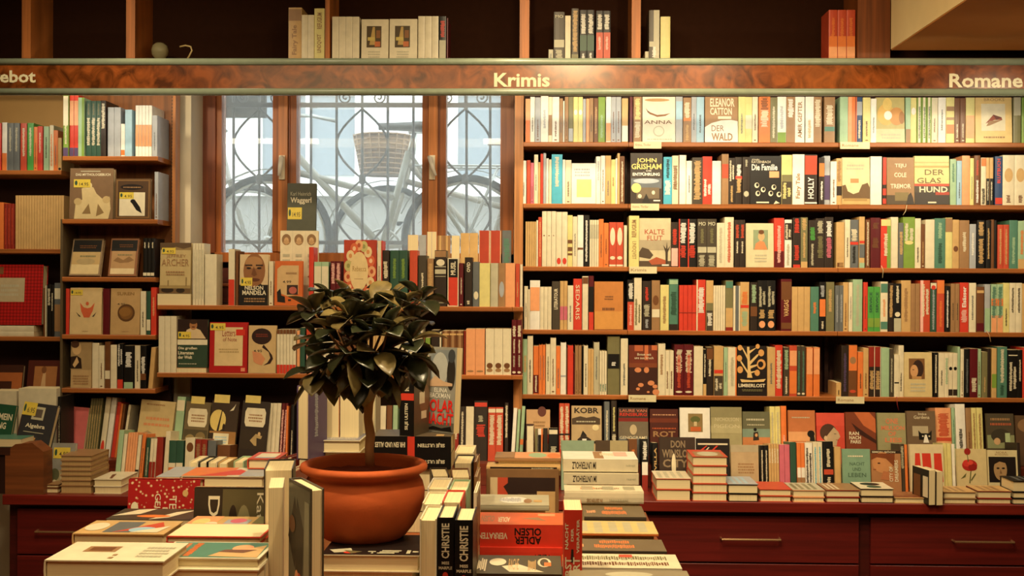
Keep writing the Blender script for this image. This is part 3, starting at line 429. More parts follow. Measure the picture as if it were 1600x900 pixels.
FC('darkleft', '3a1c12', 'dark picture cover', 'dark cover with orange picture strip at the far left edge', [('r', .1, .56, .98, .86, 'a05c30'), ('r', .1, .56, .6, .7, '3a1c12'), ('x', .1, .2, .7, .26, 'n', 1)], hard=True)
FC('pinkface', 'c86868', 'pink cover', 'plain pink cover leaning in the left display', [], hard=False)
FC('hills', 'c4b080', 'pale hills cover', 'pale cover with faint hills and faded orange title, left display', [('p', [(0, 0), (0, .26), (.3, .38), (.6, .26), (1, .32), (1, 0)], 'a08c68'), ('x', .18, .6, .9, .7, 'd08c60', 1), ('x', .12, .48, .9, .57, 'd08c60', 1), ('x', .15, .9, .7, .95, 'n', 1)], hard=True)
def labelbook(bg, pic, extra=()): return [('r', .04, .02, .96, .42, pic)] + list(extra) + [('p', [(.14, .56), (.2, .48), (.84, .48), (.9, .56), (.9, .78), (.84, .86), (.2, .86), (.14, .78)], 'C'), ('x', .26, .58, .8, .76, 'n', 3)]
FC('labelA', '6a5c40', 'brown label cover', 'brown cover with white octagonal label and leafy picture, left display', labelbook('', '4c4430', [('e', .3, .2, .2, .12, '8a7850'), ('e', .7, .26, .2, .12, '7a6844')]), hard=True, extra=(.2, 1.0, .74, 1.08))
FC('moon', '3a2c20', 'moon cover', 'brown cover with large yellow moon and sailors, left display', [('e', .28, .6, .3, .22, 'd8c070'), ('r', 0, 0, 1, .38, '9a7040'), ('r', 0, 0, .2, .34, '2c2018'), ('p', [(.26, .38), (.4, .82), (.43, .82), (.34, .38)], '2c2018'), ('e', .52, .46, .05, .08, '2c2018'), ('p', [(.7, .8), (.86, .9), (.92, .96), (.84, .82)], 'C'), ('r', .16, .08, .74, .34, 'C'), ('x', .22, .14, .68, .3, 'b', 3)], hard=True, extra=(.08, 1.0, .66, 1.09))
FC('labelB', '2c221c', 'dark label cover', 'dark cover with white octagonal label and reclining figure, left display', labelbook('', '33281c', [('p', [(.4, .2), (.6, .34), (.84, .3), (.8, .24), (.64, .26), (.66, .1), (.58, .1)], 'b09868'), ('e', .72, .34, .05, .04, 'c8a878')]), hard=True, extra=(.1, 1.0, .66, 1.08))
FC('greysmall', '8a8a84', 'small grey cover', 'small grey cover with sticker beside the wooden stand', [('r', .04, .0, .96, .4, 'a89c78'), ('e', .3, .3, .18, .14, '5a5c40'), ('e', .7, .26, .2, .14, 'c8bc98'), ('p', [(0, 0), (.3, .2), (.6, .12), (1, .16), (1, 0)], 'c0b088')] + sticker(.2, .66, .82, .9), hard=True)
FC('darkpic', '2a1c14', 'dark cover', 'dark cover in shadow behind the left-hand spines', [('r', .1, .1, .6, .34, '6a5430'), ('x', .3, .5, .8, .6, '5a2a1c', 1)], hard=True)
FC('polar', '8c8c84', 'POLARNACHT cover', 'grey POLARNACHT thriller with red title, turned beside the plant', [('r', .04, .58, .96, .97, '7c8488'), ('e', .45, .74, .28, .2, 'b0b4b0'), ('e', .84, .7, .14, .2, '2c2824'), ('e', .84, .9, .12, .08, '3c4044'), ('p', [(.05, .56), (.3, .66), (.6, .6), (.9, .58), (.9, .55), (.05, .53)], 'c8a888'), ('t', 'ELINA', .3, .47, .74, .52, 'W'), ('t', 'BACKMAN', .16, .4, .84, .46, 'W'), ('r', .0, .02, 1, .12, '5c564c'), ('tb', 'POLAR', .02, .24, .98, .385, 'd8241c'), ('tb', 'NACHT', .02, .09, .98, .23, 'd8241c'), ('p', [(.1, .03), (.3, .07), (.6, .05), (.9, .08), (.95, .02)], 'K')], hard=False)
FC('framed', '7c5c3c', 'framed dark cover', 'tan-framed cover with dark red portrait silhouette beside the white books', [('r', .06, .1, .95, .86, 'c8b490'), ('r', .2, .1, .95, .86, '2c1c18'), ('r', .16, .1, .3, .86, 'b84830'), ('p', [(.22, .1), (.24, .3), (.34, .5), (.24, .7), (.4, .86), (.6, .86), (.55, .1)], '2c1c18'), ('x', .42, .3, .7, .6, '5c4c3c', 5), ('r', .7, .1, .95, .62, 'c0a070'), ('x', .74, .2, .9, .4, 'n', 2)], hard=True, T=.03)
# ---------------------------------------------------------------- room shell
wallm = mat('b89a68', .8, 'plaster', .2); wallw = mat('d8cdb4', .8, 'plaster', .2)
SY = 4.75                                      # front plane of the shelves
WX0, WX1 = X_(318, 5.05), X_(803, 5.05); WZ0, WZ1 = Z_(412, 5.05), 2.62
b = MB(); b.box(-4, WX0, 5.0, 5.25, 0, 3.1, wallw); b.box(WX1, 4, 5.0, 5.25, 0, 3.1, wallw); b.box(WX0, WX1, 5.0, 5.25, 0, WZ0, wallw); b.box(WX0, WX1, 5.0, 5.25, WZ1, 3.1, wallw)
struct(b.build('wall_back'))
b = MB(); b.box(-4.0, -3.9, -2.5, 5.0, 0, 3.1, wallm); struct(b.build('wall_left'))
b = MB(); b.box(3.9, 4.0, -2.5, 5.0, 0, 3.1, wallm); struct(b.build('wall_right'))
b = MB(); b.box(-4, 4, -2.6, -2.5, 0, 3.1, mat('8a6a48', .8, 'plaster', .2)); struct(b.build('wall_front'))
b = MB(); b.box(-4, 4, -2.6, 5.25, -.1, 0, mat('5a3a22', .5, 'wood')); struct(b.build('floor'))
b = MB(); b.box(-4, 4, -2.6, 5.25, 3.1, 3.2, mat('cbbd98', .8, 'plaster', .2)); struct(b.build('ceiling'))
# soffit, its lower back corner at picture (1392, 77)
SZ = Z_(77, 4.6, 1392); SXL = X_(1392, 4.6, 77)
b = MB(); b.box(SXL, 3.9, 2.4, 4.6, SZ, 3.1, mat('d8c69a', .8, 'plaster', .2)); struct(b.build('trim_1'))
b = MB(); b.box(SXL + .002, 3.9, 2.4, 4.6, SZ - .004, SZ - .0005, mat('b87c40', .7, 'plaster', .2)); struct(b.build('trim_4'))  # underside sheet: warm bounce light put into its orange-brown colour
# reveal: pale wall strip left of the window
b = MB(); b.box(X_(272, 4.86), WX0, 4.86, 5.0, .8, 2.5, wallw); struct(b.build('trim_2'))
# ---------------------------------------------------------------- window
wood = mat('a65e2a', .38, 'woodv'); woodd = mat('7c3c1a', .42, 'woodv')
win = struct(empty('window_1', T_((WX0 + WX1) / 2, 5.05, WZ0)))
def wl(mb, name, par=None):    # window parts are modelled in world space, stored relative to the window
    o = mb.build(name, par or win); o.matrix_basis = (Matrix.Translation((-(WX0 + WX1) / 2, -5.05, -WZ0)) if (par is None) else Matrix.Identity(4)); return o
def wx(px, Y=5.05): return X_(px, Y, 280)
fr = MB(); fr.bbox(wx(318), wx(338), 5.03, 5.12, WZ0, WZ1, woodd); fr.bbox(wx(338), wx(346), 5.05, 5.12, WZ0, WZ1, wood)
fr.bbox(wx(782), wx(803), 5.03, 5.12, WZ0, WZ1, wood); fr.bbox(wx(318), wx(803), 5.03, 5.12, WZ0 - .01, WZ0 + .045, wood); fr.bbox(wx(318), wx(803), 5.03, 5.12, WZ1 - .06, WZ1, wood)
wl(fr, 'window_frame')
for a, c in ((427, 464), (660, 697)):
    m = MB(); m.bbox(wx(a), wx(c), 5.035, 5.12, WZ0 + .045, WZ1 - .06, wood, .006); wd = wx(c) - wx(a)
    m.bbox(wx(a) + wd * .28, wx(c) - wd * .34, 5.018, 5.04, WZ0 + .045, WZ1 - .06, mat('bc743a', .38, 'woodv'), .005)
    m.box(wx(c) - wd * .3, wx(c) - wd * .26, 5.028, 5.036, WZ0 + .045, WZ1 - .06, woodd)
    wl(m, 'mullion')
    hx = wx(a + 16.5); hz = Z_(262, 5.02, a + 15)
    h = MB(); h.bbox(hx - .013, hx + .013, 5.008, 5.02, hz - .055, hz + .055, mat('f0e8d0', .3, 'plain'), .003)
    tl = -.012 if a == 427 else .035
    h.tube([(hx - tl * .4, 5.0, hz + .045), (hx - tl * .2, 4.985, hz + .04), (hx + tl * .1, 4.982, hz), (hx + tl * .5, 4.985, hz - .04)], [.008, .011, .010, .007], mat('f4efe0', .25, 'plain'), 10)
    wl(h, 'window_handle')
gm = bpy.data.materials.new('hazy_window_glass'); gm.use_nodes = True; nt = gm.node_tree; nt.nodes.clear()  # milky mix puts the washed-out window glare into the glass
out = nt.nodes.new('ShaderNodeOutputMaterial'); tr = nt.nodes.new('ShaderNodeBsdfTransparent'); tr.inputs[0].default_value = (.93, .97, .97, 1)
tl_ = nt.nodes.new('ShaderNodeBsdfTranslucent'); tl_.inputs[0].default_value = (.9, .95, .95, 1); mx = nt.nodes.new('ShaderNodeMixShader')
gl = nt.nodes.new('ShaderNodeBsdfGlossy'); gl.inputs['Roughness'].default_value = .03; mx2 = nt.nodes.new('ShaderNodeMixShader'); fz = nt.nodes.new('ShaderNodeFresnel'); fz.inputs[0].default_value = 1.35
nz = nt.nodes.new('ShaderNodeTexNoise'); nz.inputs['Scale'].default_value = 3; tcn = nt.nodes.new('ShaderNodeTexCoord'); mr = nt.nodes.new('ShaderNodeMapRange'); mr.inputs[3].default_value = .09; mr.inputs[4].default_value = .2
nt.links.new(tcn.outputs['Object'], nz.inputs[0]); nt.links.new(nz.outputs[0], mr.inputs[0]); nt.links.new(mr.outputs[0], mx.inputs[0])
nt.links.new(tr.outputs[0], mx.inputs[1]); nt.links.new(tl_.outputs[0], mx.inputs[2]); nt.links.new(fz.outputs[0], mx2.inputs[0]); nt.links.new(mx.outputs[0], mx2.inputs[1]); nt.links.new(gl.outputs[0], mx2.inputs[2]); nt.links.new(mx2.outputs[0], out.inputs[0])
for a, c in ((344, 429), (462, 662), (695, 784)):
    m = MB(); m.box(wx(a), wx(c), 5.08, 5.084, WZ0 + .02, WZ1 - .03, gm); wl(m, 'window_pane')
# sill panel under the window
b = MB(); b.box(wx(318), wx(803), 4.9, 5.0, Z_(600, 5), WZ0, mat('4c1c10', .45, 'wood')); b.bbox(wx(312), wx(806), 4.9, 5.04, WZ0 - .03, WZ0, mat('7a3c1c', .4, 'wood'))
b.bbox(wx(318), wx(803), 4.892, 4.9, WZ0 - .11, WZ0 - .095, mat('8a4a28', .4, 'wood')); struct(b.build('trim_3'))
# ---------------------------------------------------------------- outside: street, house opposite, grille, bicycles
GZ = 1.5
b = MB(); b.box(-14, 14, 5.25, 16, GZ - .1, GZ, mat('a8a49a', .8, 'plaster')); struct(b.build('pavement'))
fa = empty('house_front', T_(0, 12, GZ)); tag(fa, 'pale house front with dark windows across the street, seen through the window', 'building')
m = MB(); m.box(-12, 12, 0, .3, 0, 9, mat('d2d2ce', .8, 'plaster')); m.build('facade', fa)
m = MB(); m.box(-12, 12, -.06, 0, 0, 1.02, mat('87847c', .8, 'plaster')); m.build('plinth', fa)
m = MB(); m.box(-12, 12, -.18, 0, 1.021, 1.12, mat('f0eee8', .7, 'plaster')); m.box(-12, 12, -.12, 0, 2.32, 2.46, mat('9c988e', .8, 'plaster')); m.build('ledge', fa)
for wx_ in (-4.6, -2.5, -.4, 1.7, -6.7):
    m = MB(); m.box(wx_ - .5, wx_ + .5, -.03, 0, 1.25, 2.1, mat('7c8488', .2)); o = m.build('window', fa)
    m2 = MB(); m2.box(wx_ - .58, wx_ - .5, -.07, 0, 1.17, 2.18, mat('f0ece4', .6)); m2.box(wx_ + .5, wx_ + .58, -.07, 0, 1.17, 2.18, mat('f0ece4', .6)); m2.box(wx_ - .58, wx_ + .58, -.07, 0, 2.1, 2.18, mat('f0ece4', .6)); m2.box(wx_ - .58, wx_ + .58, -.12, 0, 1.12, 1.2, mat('f0ece4', .6)); m2.box(wx_ - .03, wx_ + .03, -.07, 0, 1.2, 2.1, mat('f0ece4', .6)); m2.build('window_frame', o)
gY = 5.32; iron = mat('4c433a', .6); gr = empty('window_grille', T_(0, gY, 1.5)); tag(gr, 'wrought iron window grille with scrolls and long curved bars', 'grille')
def gp(px, py): p = at(px, py, gY); return (p.x, 0, p.z - 1.5)
m = MB()
for y_, wd in ((164, .011), (378, .009)):
    p0, p1 = gp(300, y_), gp(815, y_); m.box(p0[0], p1[0], -.006, .006, p0[2] - wd, p0[2] + wd, iron)
m.build('crossbar', gr)
def gtube(pts, r, name): t = MB(); t.tube([gp(*p) for p in pts], r, iron, 6); t.build(name, gr)
for px in (365, 405, 486, 526, 566, 606, 646, 729, 766): gtube([(px, 120), (px, 300), (px, 477)], .0065, 'upright_bar')
def bulge(cx, s):      # wavy pair bar touching the upright at two knots
    return [(cx + s * 40 * math.sin(math.pi * min(max((y - 170) / 110, 0), 1)) if y < 280 else cx + s * 40 * math.sin(math.pi * min((y - 280) / 110, 1)), y) for y in range(150, 400, 10)]
for cx in (405, 566, 727):
    for s in (-1, 1): gtube(bulge(cx, s), .0055, 'wavy_bar')
    kn = MB(); c = gp(cx, 280); kn.lathe([(.001, -.03), (.014, -.02), (.017, 0), (.014, .02), (.001, .03)], c, iron, 12); kn.build('knot', gr)
for cx, s in ((540, 1), (592, -1), (699, 1), (752, -1), (380, 1), (430, -1)):
    pts = []; c = gp(cx, 153)
    for i in range(26):
        a = i * .42 + math.pi / 2; r_ = .034 - .0012 * i; pts.append((c[0] + s * r_ * math.cos(a), 0, c[2] + r_ * math.sin(a) + .002))
    t = MB(); t.tube(pts, .004, iron, 6); t.build('scroll', gr)
def bicycle(cx, Y, flip, fcol, label, basket, R0=.33):
    e = empty('bicycle', T_(cx, Y, GZ)); e.scale = (flip, 1, 1); tag(e, label, 'bicycle', 'bicycles parked outside the window')
    steel = mat('a8a8a2', .35, 'metal'); rub = mat('28231e', .7); fm = mat(fcol, .4)
    for wx_ in (-.53, .53):
        t = MB(); t.torus((wx_, 0, R0), R0, .019, rub, 'xz', 40, sg=8); t.torus((wx_, 0, R0), R0 - .025, .009, steel, 'xz', 40)
        for k in range(18):
            a = k * math.pi / 9 + .1; t.tube([(wx_, (-1) ** k * .02, R0), (wx_ + (R0 - .03) * math.cos(a), 0, R0 + (R0 - .03) * math.sin(a))], .0016, steel, 4, False)
        t.tube([(wx_, -.035, R0), (wx_, .035, R0)], .02, steel, 8); t.build('wheel', e)
        f = MB(); pts = [(wx_ + (R0 + .045) * math.cos(a), R0 + (R0 + .045) * math.sin(a)) for a in [math.pi * (.12 + .8 * i / 14) for i in range(15)]]
        for i in range(14):
            (x0, z0), (x1, z1) = pts[i], pts[i + 1]; f.add([(x0, -.026, z0), (x1, -.026, z1), (x1, .026, z1), (x0, .026, z0)], [(0, 1, 2, 3), (3, 2, 1, 0)], fm, True)
        f.build('mudguard', e)
    t = MB(); bb, hd, st, rr = (-.08, 0, .29), (.40, 0, .80), (-.22, 0, .80), (-.53, 0, R0)
    t.tube([hd, bb], .02, fm); t.tube([(.42, 0, .70), (-.15, 0, .55)], .018, fm); t.tube([bb, st], .018, fm); t.tube([bb, rr], .012, fm); t.tube([st, rr], .011, fm); t.tube([(.38, 0, .88), (.43, 0, .66), (.53, 0, R0)], .014, fm); t.build('frame', e)
    t = MB(); t.tube([(.38, 0, .86), (.37, 0, .98)], .013, steel); t.tube([(.22, -.26, 1.0), (.34, -.2, 1.02), (.40, 0, .99), (.34, .2, 1.02), (.22, .26, 1.0)], .011, steel); t.build('handlebar', e)
    t = MB(); t.tube([(-.22, 0, .78), (-.25, 0, .90)], .012, steel); t.build('seat_post', e)
    t = MB(); prof = [(-.40, .05), (-.36, .085), (-.28, .09), (-.2, .05), (-.1, .02), (-.06, .014)]
    vs = [(x, s * w_, z) for x, w_ in prof for s, z in ((-1, .915), (1, .915))] + [(x, s * w_ * .8, .95) for x, w_ in prof for s in (-1, 1)]; n = len(prof)
    fs = [(2 * i, 2 * i + 1, 2 * i + 3, 2 * i + 2) for i in range(n - 1)] + [(2 * n + 2 * i, 2 * n + 2 * i + 2, 2 * n + 2 * i + 3, 2 * n + 2 * i + 1) for i in range(n - 1)] + [(2 * i, 2 * i + 2, 2 * n + 2 * i + 2, 2 * n + 2 * i) for i in range(n - 1)] + [(2 * i + 3, 2 * i + 1, 2 * n + 2 * i + 1, 2 * n + 2 * i + 3) for i in range(n - 1)] + [(0, 2 * n, 2 * n + 1, 1), (2 * n - 2, 2 * n - 1, 4 * n - 1, 4 * n - 2)]
    t.add(vs, fs, mat('4a443c', .5), True); t.build('saddle', e)
    t = MB(); t.torus((-.08, 0, .29), .095, .006, steel, 'xz', 24); t.tube([(-.08, -.06, .29), (.03, -.06, .16)], .008, steel); t.tube([(-.08, .06, .29), (-.19, .06, .42)], .008, steel); t.box(-.01, .07, -.12, -.06, .145, .165, rub); t.box(-.23, -.15, .06, .12, .41, .43, rub); t.build('crank', e)
    t = MB()
    for s in (-1, 1): t.tube([(-.26, s * .06, .72), (-.78, s * .06, .72)], .006, steel); t.tube([(-.7, s * .06, .72), (-.53, s * .05, R0)], .005, steel)
    t.tube([(-.78, -.06, .72), (-.78, .06, .72)], .006, steel); t.tube([(-.5, -.06, .72), (-.5, .06, .72)], .005, steel); t.build('luggage_rack', e)
    if basket:
        t = MB(); wk = mat('8a6a48', .7)
        t.lathe([(.005, .745), (.125, .745), (.168, .965), (.165, .966), (.122, .75), (.005, .75)], (.56, 0, 0), mat('7a5c40', .8), 24)
        for k in range(9): z = .74 + k * .028; g = .13 + k * .005; t.torus((.56, 0, z), g, .006, wk, 'xy', 20)
        for k in range(20): a = k * math.pi / 10; t.tube([(.56 + .13 * math.cos(a), .13 * math.sin(a), .74), (.56 + .175 * math.cos(a), .175 * math.sin(a), .97)], .004, wk, 5)
        t.build('basket', e)
bicycle(-.93, 5.95, -1, '8c8878', 'pale bicycle with its saddle outside the middle pane, rear wheel behind the right pane', False)
bicycle(-2.26, 6.55, 1, '98948a', 'light bicycle outside the left window pane', False)
bicycle(-.38, 6.6, -1, '8c8474', 'bicycle with woven basket, standing farther out behind the middle pane', True)
dk = empty('street_sign', T_(X_(378, 5.7), 5.7, Z_(178, 5.7))); tag(dk, 'dark speckled panel hanging outside at the top of the left pane', 'sign')
m = MB(); m.box(-.11, .12, 0, .02, -.02, .2, mat('3c342c', .8, 'photo')); m.build('panel', dk); m = MB(); m.tube([(0, .01, .2), (0, .01, .9)], .006, iron); m.build('hanger', dk)
# ---------------------------------------------------------------- bookcases
shw = mat('a2602c', .38, 'wood'); back = mat('32100a', .6, 'plain'); upr = mat('2c120c', .5, 'wood'); lightp = mat('b87a44', .5, 'woodv')
RZ = [Z_(222, SY, 1000), Z_(318.6, SY, 1000), Z_(417, SY, 1000), Z_(516, SY, 1000), Z_(617.5, SY, 1000)]
def shelf_board(par, x0, x1, z, y0=SY, y1=4.97, th=.02, m=shw): b = MB(); b.bbox(x0, x1, y0, y1, z - th, z, m); return b.build('shelf', par)
rx0, rx1, rx2, rx3 = X_(817, SY), X_(981, SY), X_(1309, SY), X_(1700, SY)
rc = empty('bookcase', T_(0, 0, 0)); tag(rc, 'long bookcase with five full shelves to the right of the window', 'bookcase')
for z in RZ:
    for a, c in ((rx0, rx1), (rx1 + .001, rx2), (rx2 + .001, rx3)): shelf_board(rc, a, c - .001, z)
m = MB(); m.box(rx0, rx3, 4.97, 4.995, .85, 2.5, back); m.build('back_panel', rc)
m = MB(); m.bbox(X_(803, SY), rx0 - .001, SY + .003, 4.97, .9, 2.45, lightp, .003); m.build('side_panel', rc)
m = MB(); 
for k in range(70): z = .95 + k * .02; m.box(rx0 - .006, rx0 - .002, SY + .006, SY + .01, z, z + .008, mat('K'))
m.build('slotted_strip', rc)
for xx in (rx1, rx2): m = MB(); m.box(xx - .008, xx + .008, 4.93, 4.969, .9, 2.42, upr); m.build('upright', rc)
LBT = {'R1a': (989, 1032, 0, 'Krimis, Thriller'), 'R1b': (1311, 1357, 0, 'Romane'), 'R2a': (985, 1029, 1, 'Krimis, Thriller'), 'R3a': (983, 1026, 2, 'Krimis'), 'R5a': (983, 1026, 4, 'Romane'), 'R5b': (1307, 1351, 4, 'Romane')}
for k, (a, c, r, tx) in LBT.items():
    x0, x1 = X_(a, SY), X_(c, SY); z = RZ[r]; m = MB(); m.box(x0, x1, SY - .006, SY - .0005, z - .028, z + .001, mat('d8cfa8', .4)); o = m.build('shelf_label', rc)
    tm = MB(); draw([('t', tx, .06, .3, .62, .72, 'n')], Vector((x0, SY - .006, z - .028)), Vector((x1 - x0, 0, 0)), Vector((0, 0, .029)), Vector((0, -1, 0)), MB(), tm); tm.build('shelf_label_text', o)
# middle bookcase under the window
MY = 4.64
MZ = [Z_(479, MY, 700), Z_(585.5, MY, 700)]
mx0, mx1 = X_(246, MY), X_(802, MY)
mc = empty('bookcase', T_(0, 0, 0)); tag(mc, 'low two-shelf bookcase under the window behind the plant', 'bookcase')
for z in MZ: m = MB(); m.bbox(X_(803, SY) - .003, X_(817, MY), MY, SY - .001, z - .02, z, shw); m.build('shelf_end', mc)
for z in MZ: shelf_board(mc, mx0, X_(803, SY) - .004, z, y0=MY, y1=4.88)
m = MB(); m.box(mx0, X_(803, SY) - .004, 4.881, 4.899, .85, MZ[0] + .01, back); m.build('back_panel', mc)
# narrow bookcase at the left, standing forward
NY = 4.64
NZ = [Z_(v, NY, 170) for v in (244, 342.5, 433, 523, 607)]
nx0, nx1 = X_(97, NY), X_(246, NY)
nc = empty('bookcase', T_(0, 0, 0)); tag(nc, 'narrow bookcase with five shelves left of the window', 'bookcase')
for i, z in enumerate(NZ): shelf_board(nc, nx0, nx1 - (0 if i < 2 else .008), z, NY, 4.81)
m = MB(); m.box(nx0, nx1 - .002, 4.811, 4.83, .85, 1.54, back); m.box(nx0, nx1 + .02, 4.811, 4.83, 1.541, 2.45, mat('8a5428', .5, 'woodv')); m.build('back_panel', nc)
m = MB(); m.box(nx0 - .012, nx0 - .001, NY + .01, 4.81, .85, NZ[1] + .0, mat('5a4c34', .5)); m.build('side_panel', nc)
m = MB(); m.box(nx1 + .021, nx1 + .034, 4.76, 4.82, 1.54, 2.45, mat('b8763c', .5, 'woodv'))
for k in range(60): m.box(nx1 + .016, nx1 + .0205, 4.765, 4.769, 1.56 + k * .0148, 1.566 + k * .0148, mat('K'))
m.build('slotted_upright', nc)
# bookcase at the far left
FY = 4.75; FZ = [Z_(v, FY, 50) for v in (266, 389, 526)]
fx0, fx1 = X_(-60, FY), X_(96, FY)
fc_ = empty('bookcase', T_(0, 0, 0)); tag(fc_, 'far left bookcase with the row of tan paperbacks', 'bookcase')
for z in FZ: shelf_board(fc_, fx0, fx1 - .002, z, FY, 4.97)
m = MB(); m.box(fx0, fx1 - .002, 4.971, 4.99, .85, FZ[0] - .02, back); m.build('back_panel', fc_)
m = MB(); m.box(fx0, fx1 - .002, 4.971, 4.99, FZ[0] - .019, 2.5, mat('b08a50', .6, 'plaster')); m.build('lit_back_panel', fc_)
# upper compartments above the sign
TZ = Z_(97, SY, 800)
tc_ = empty('overhead_cabinet', T_(0, 0, 0)); tag(tc_, 'open brown compartments above the overhead sign', 'cabinet')
m = MB(); m.box(-2.6, 2.6, SY - .03, 4.97, TZ - .025, TZ, mat('6a3418', .5, 'wood')); m.build('shelf', tc_)
m = MB(); m.box(-2.6, 2.6, 4.971, 4.99, TZ - .02, 3.09, mat('2c170c', .9, 'plain', .08)); m.build('back_panel', tc_)
for a, c in ((34, 48), (197, 211), (508, 515), (812, 827), (987, 1001), (1340, 1391)):
    m = MB(); m.bbox(X_(a, SY, 50), X_(c, SY, 50), SY, 4.97, TZ + .001, 3.09, mat('b87036', .5, 'woodv') if c != 1391 else mat('7e441c', .5, 'woodv'), .002); m.build('divider', tc_)
# sign running across
GY = 4.42
sg = empty('overhead_sign', T_(0, GY, Z_(120, GY, 800))); tag(sg, 'long burl-wood overhead sign board with steel rails reading Krimis', 'sign')
sz = Z_(120, GY, 800); burl = mat('7c4019', .2, 'burl', .6); rail = mat('8f9c88', .3, 'plain', .7)
h = Z_(103, GY, 800) - Z_(139, GY, 800)
m = MB(); m.box(-2.6, 2.6, 0, .03, -h / 2, h / 2, burl); m.build('board', sg)
for s in (1, -1):
    m = MB(); m.tube([(-2.6, .004, s * (h / 2 + .014)), (2.6, .004, s * (h / 2 + .014))], .0145, rail, 14); m.build('rail', sg)
def sign(tx, a, c, top, bot):
    x0, x1 = X_(a, GY, 125), X_(c, GY, 125); p0 = Z_(bot, GY, (a + c) / 2) - sz; p1 = Z_(top, GY, (a + c) / 2) - sz
    vs, fs, q0, q1, r0, r1 = textmesh(tx, True); t = MB(); n = len(vs)
    v2 = [(x0 + (x1 - x0) * (x - q0) / (q1 - q0), -.0015, p0 + (p1 - p0) * (y - r0) / (r1 - r0)) for x, y, z in vs]
    t.add(v2, fs, mat('d8d2b0', .35)); t.build('lettering', sg)
sign('Angebot', -49, 56, 110, 135); sign('Krimis', 772, 859, 114, 136); sign('Romane', 1483, 1598, 115, 137)
# ---------------------------------------------------------------- counters with drawers
CZ = Z_(784, 4.3, 1100)
redw = mat('5c1410', .42, 'wood'); redd = mat('46100d', .45, 'wood')
def counter(x0, x1, ytop, label, cols_, Y0=4.3):
    e = empty('counter', T_(0, 0, 0)); tag(e, label, 'counter'); z = CZ
    m = MB(); m.bbox(x0, x1, Y0, 4.88, z - .04, z, mat('6e1c12', .4, 'wood')); m.build('worktop', e)
    m = MB(); m.box(x0, x1, Y0 + .06, 4.88, 0.08, z - .041, redd); m.box(x0, x1, Y0 + .1, 4.88, 0, .08, mat('K')); m.build('carcass', e)
    m = MB(); m.box(x0, x1, 4.6, 4.88, z + .001, Z_(724, 4.66, 1100), mat('6e2c16', .45, 'wood')); m.build('display_step', e)
    for (a, c, hx0, hx1) in cols_:
        zz = z - .06; hts = (.185, .23, .2)
        for j, hh in enumerate(hts):
            m = MB(); m.bbox(a, c, Y0 + .035, Y0 + .059, zz - hh + .006, zz, redw, .002); d = m.build('drawer', e)
            if hx0 is not None:
                hz = zz - .085; t = MB(); t.tube([(hx0, Y0 + .035, hz), (hx0, Y0 + .008, hz), (hx1, Y0 + .008, hz), (hx1, Y0 + .035, hz)], .0045, mat('d8b48a', .2, 'metal'), 8, smooth=False); t.build('drawer_handle', d)
            zz -= hh
    return e
DY = 4.31
counter(X_(430, 4.3), X_(1800, 4.3), 784, 'long dark red drawer counter under the right bookcase', [(X_(700, 4.34), X_(1341, 4.34, 850), X_(1128, DY, 827), X_(1220, DY, 827)), (X_(1360, 4.34, 850), X_(1780, 4.34, 850), X_(1492, DY, 833), X_(1585, DY, 833))])
counter(X_(5, 4.3), X_(429, 4.3), 767, 'dark red drawer counter at the left behind the table', [(X_(28, 4.34, 850), X_(425, 4.34, 850), X_(55, DY, 834), X_(200, DY, 834))])
# display table in front
TZB = .95
tb = empty('display_table', T_(-.37, 2.45, 0)); tag(tb, 'orange-brown display table holding the plant pot and book piles', 'table')
tw = mat('8c4418', .4, 'wood')
TX0, TX1, TY0, TY1 = -1.03, .30, 1.78, 3.2
m = MB(); m.bbox(TX0 + .37, TX1 + .37, TY0 - 2.45, TY1 - 2.45, TZB - .035, TZB, tw, .006); m.build('tabletop', tb)
m = MB(); m.box(TX0 + .43, TX1 + .31, TY0 - 2.39, TY1 - 2.51, TZB - .12, TZB - .036, mat('7a3a18', .45, 'wood')); m.build('apron', tb)
for a in (TX0 + .42, TX1 + .32):
    for c in (TY0 - 2.40, TY1 - 2.50): m = MB(); m.tube([(a, c, 0), (a, c, TZB - .121)], [.022, .034], mat('7a3a18', .45, 'woodv'), 8); m.build('leg', tb)
# small things
lb = empty('light_bulb', T_(X_(250, 4.84, 80), 4.84, TZ)); tag(lb, 'globe light bulb standing in the dark compartment above the sign', 'light bulb')
gb = bpy.data.materials.new('bulb_glass'); gb.use_nodes = True; bb_ = gb.node_tree.nodes['Principled BSDF']; bb_.inputs['Base Color'].default_value = (.5, .45, .25, 1); bb_.inputs['Roughness'].default_value = .08; bb_.inputs['Transmission Weight'].default_value = .55
m = MB(); m.lathe([(.014, .022), (.02, .03), (.034, .05), (.037, .068), (.032, .088), (.018, .1), (.003, .104)], (0, 0, 0), gb, 24); m.build('globe', lb)
m = MB(); m.lathe([(.017, 0), (.018, .008), (.017, .016), (.014, .0215)], (0, 0, 0), mat('d8d8d0', .3), 20); m.build('socket', lb)
hk = MB(); hk.tube([at(p, q, 4.8) for p, q in ((281, 73), (290, 71), (298, 73), (300, 79), (296, 87), (291, 95))], .004, mat('b8a068', .4), 8); o = hk.build('cable_end'); tag(o, 'bent pale cable end beside the globe bulb', 'cable')
for pts, c, lab in ((((1417, 320), (1415, 330), (1411, 336)), 'c8b890', 'thin pale ribbon hanging below the second shelf'), (((1377, 415), (1380, 422), (1379, 434)), 'c8b890', 'thin pale ribbon hanging below the third shelf'), (((1541, 516), (1546, 524), (1548, 534)), 'c8a478', 'curled cream ribbon hanging below the fourth shelf'), (((1401, 620), (1402, 632), (1404, 641)), '8a2418', 'dark red ribbon hanging below the fifth shelf')):
    hk = MB(); hk.tube([at(p, q, 4.744) for p, q in pts], .0016, mat(c), 5); tag(hk.build('bookmark_ribbon'), lab, 'ribbon')
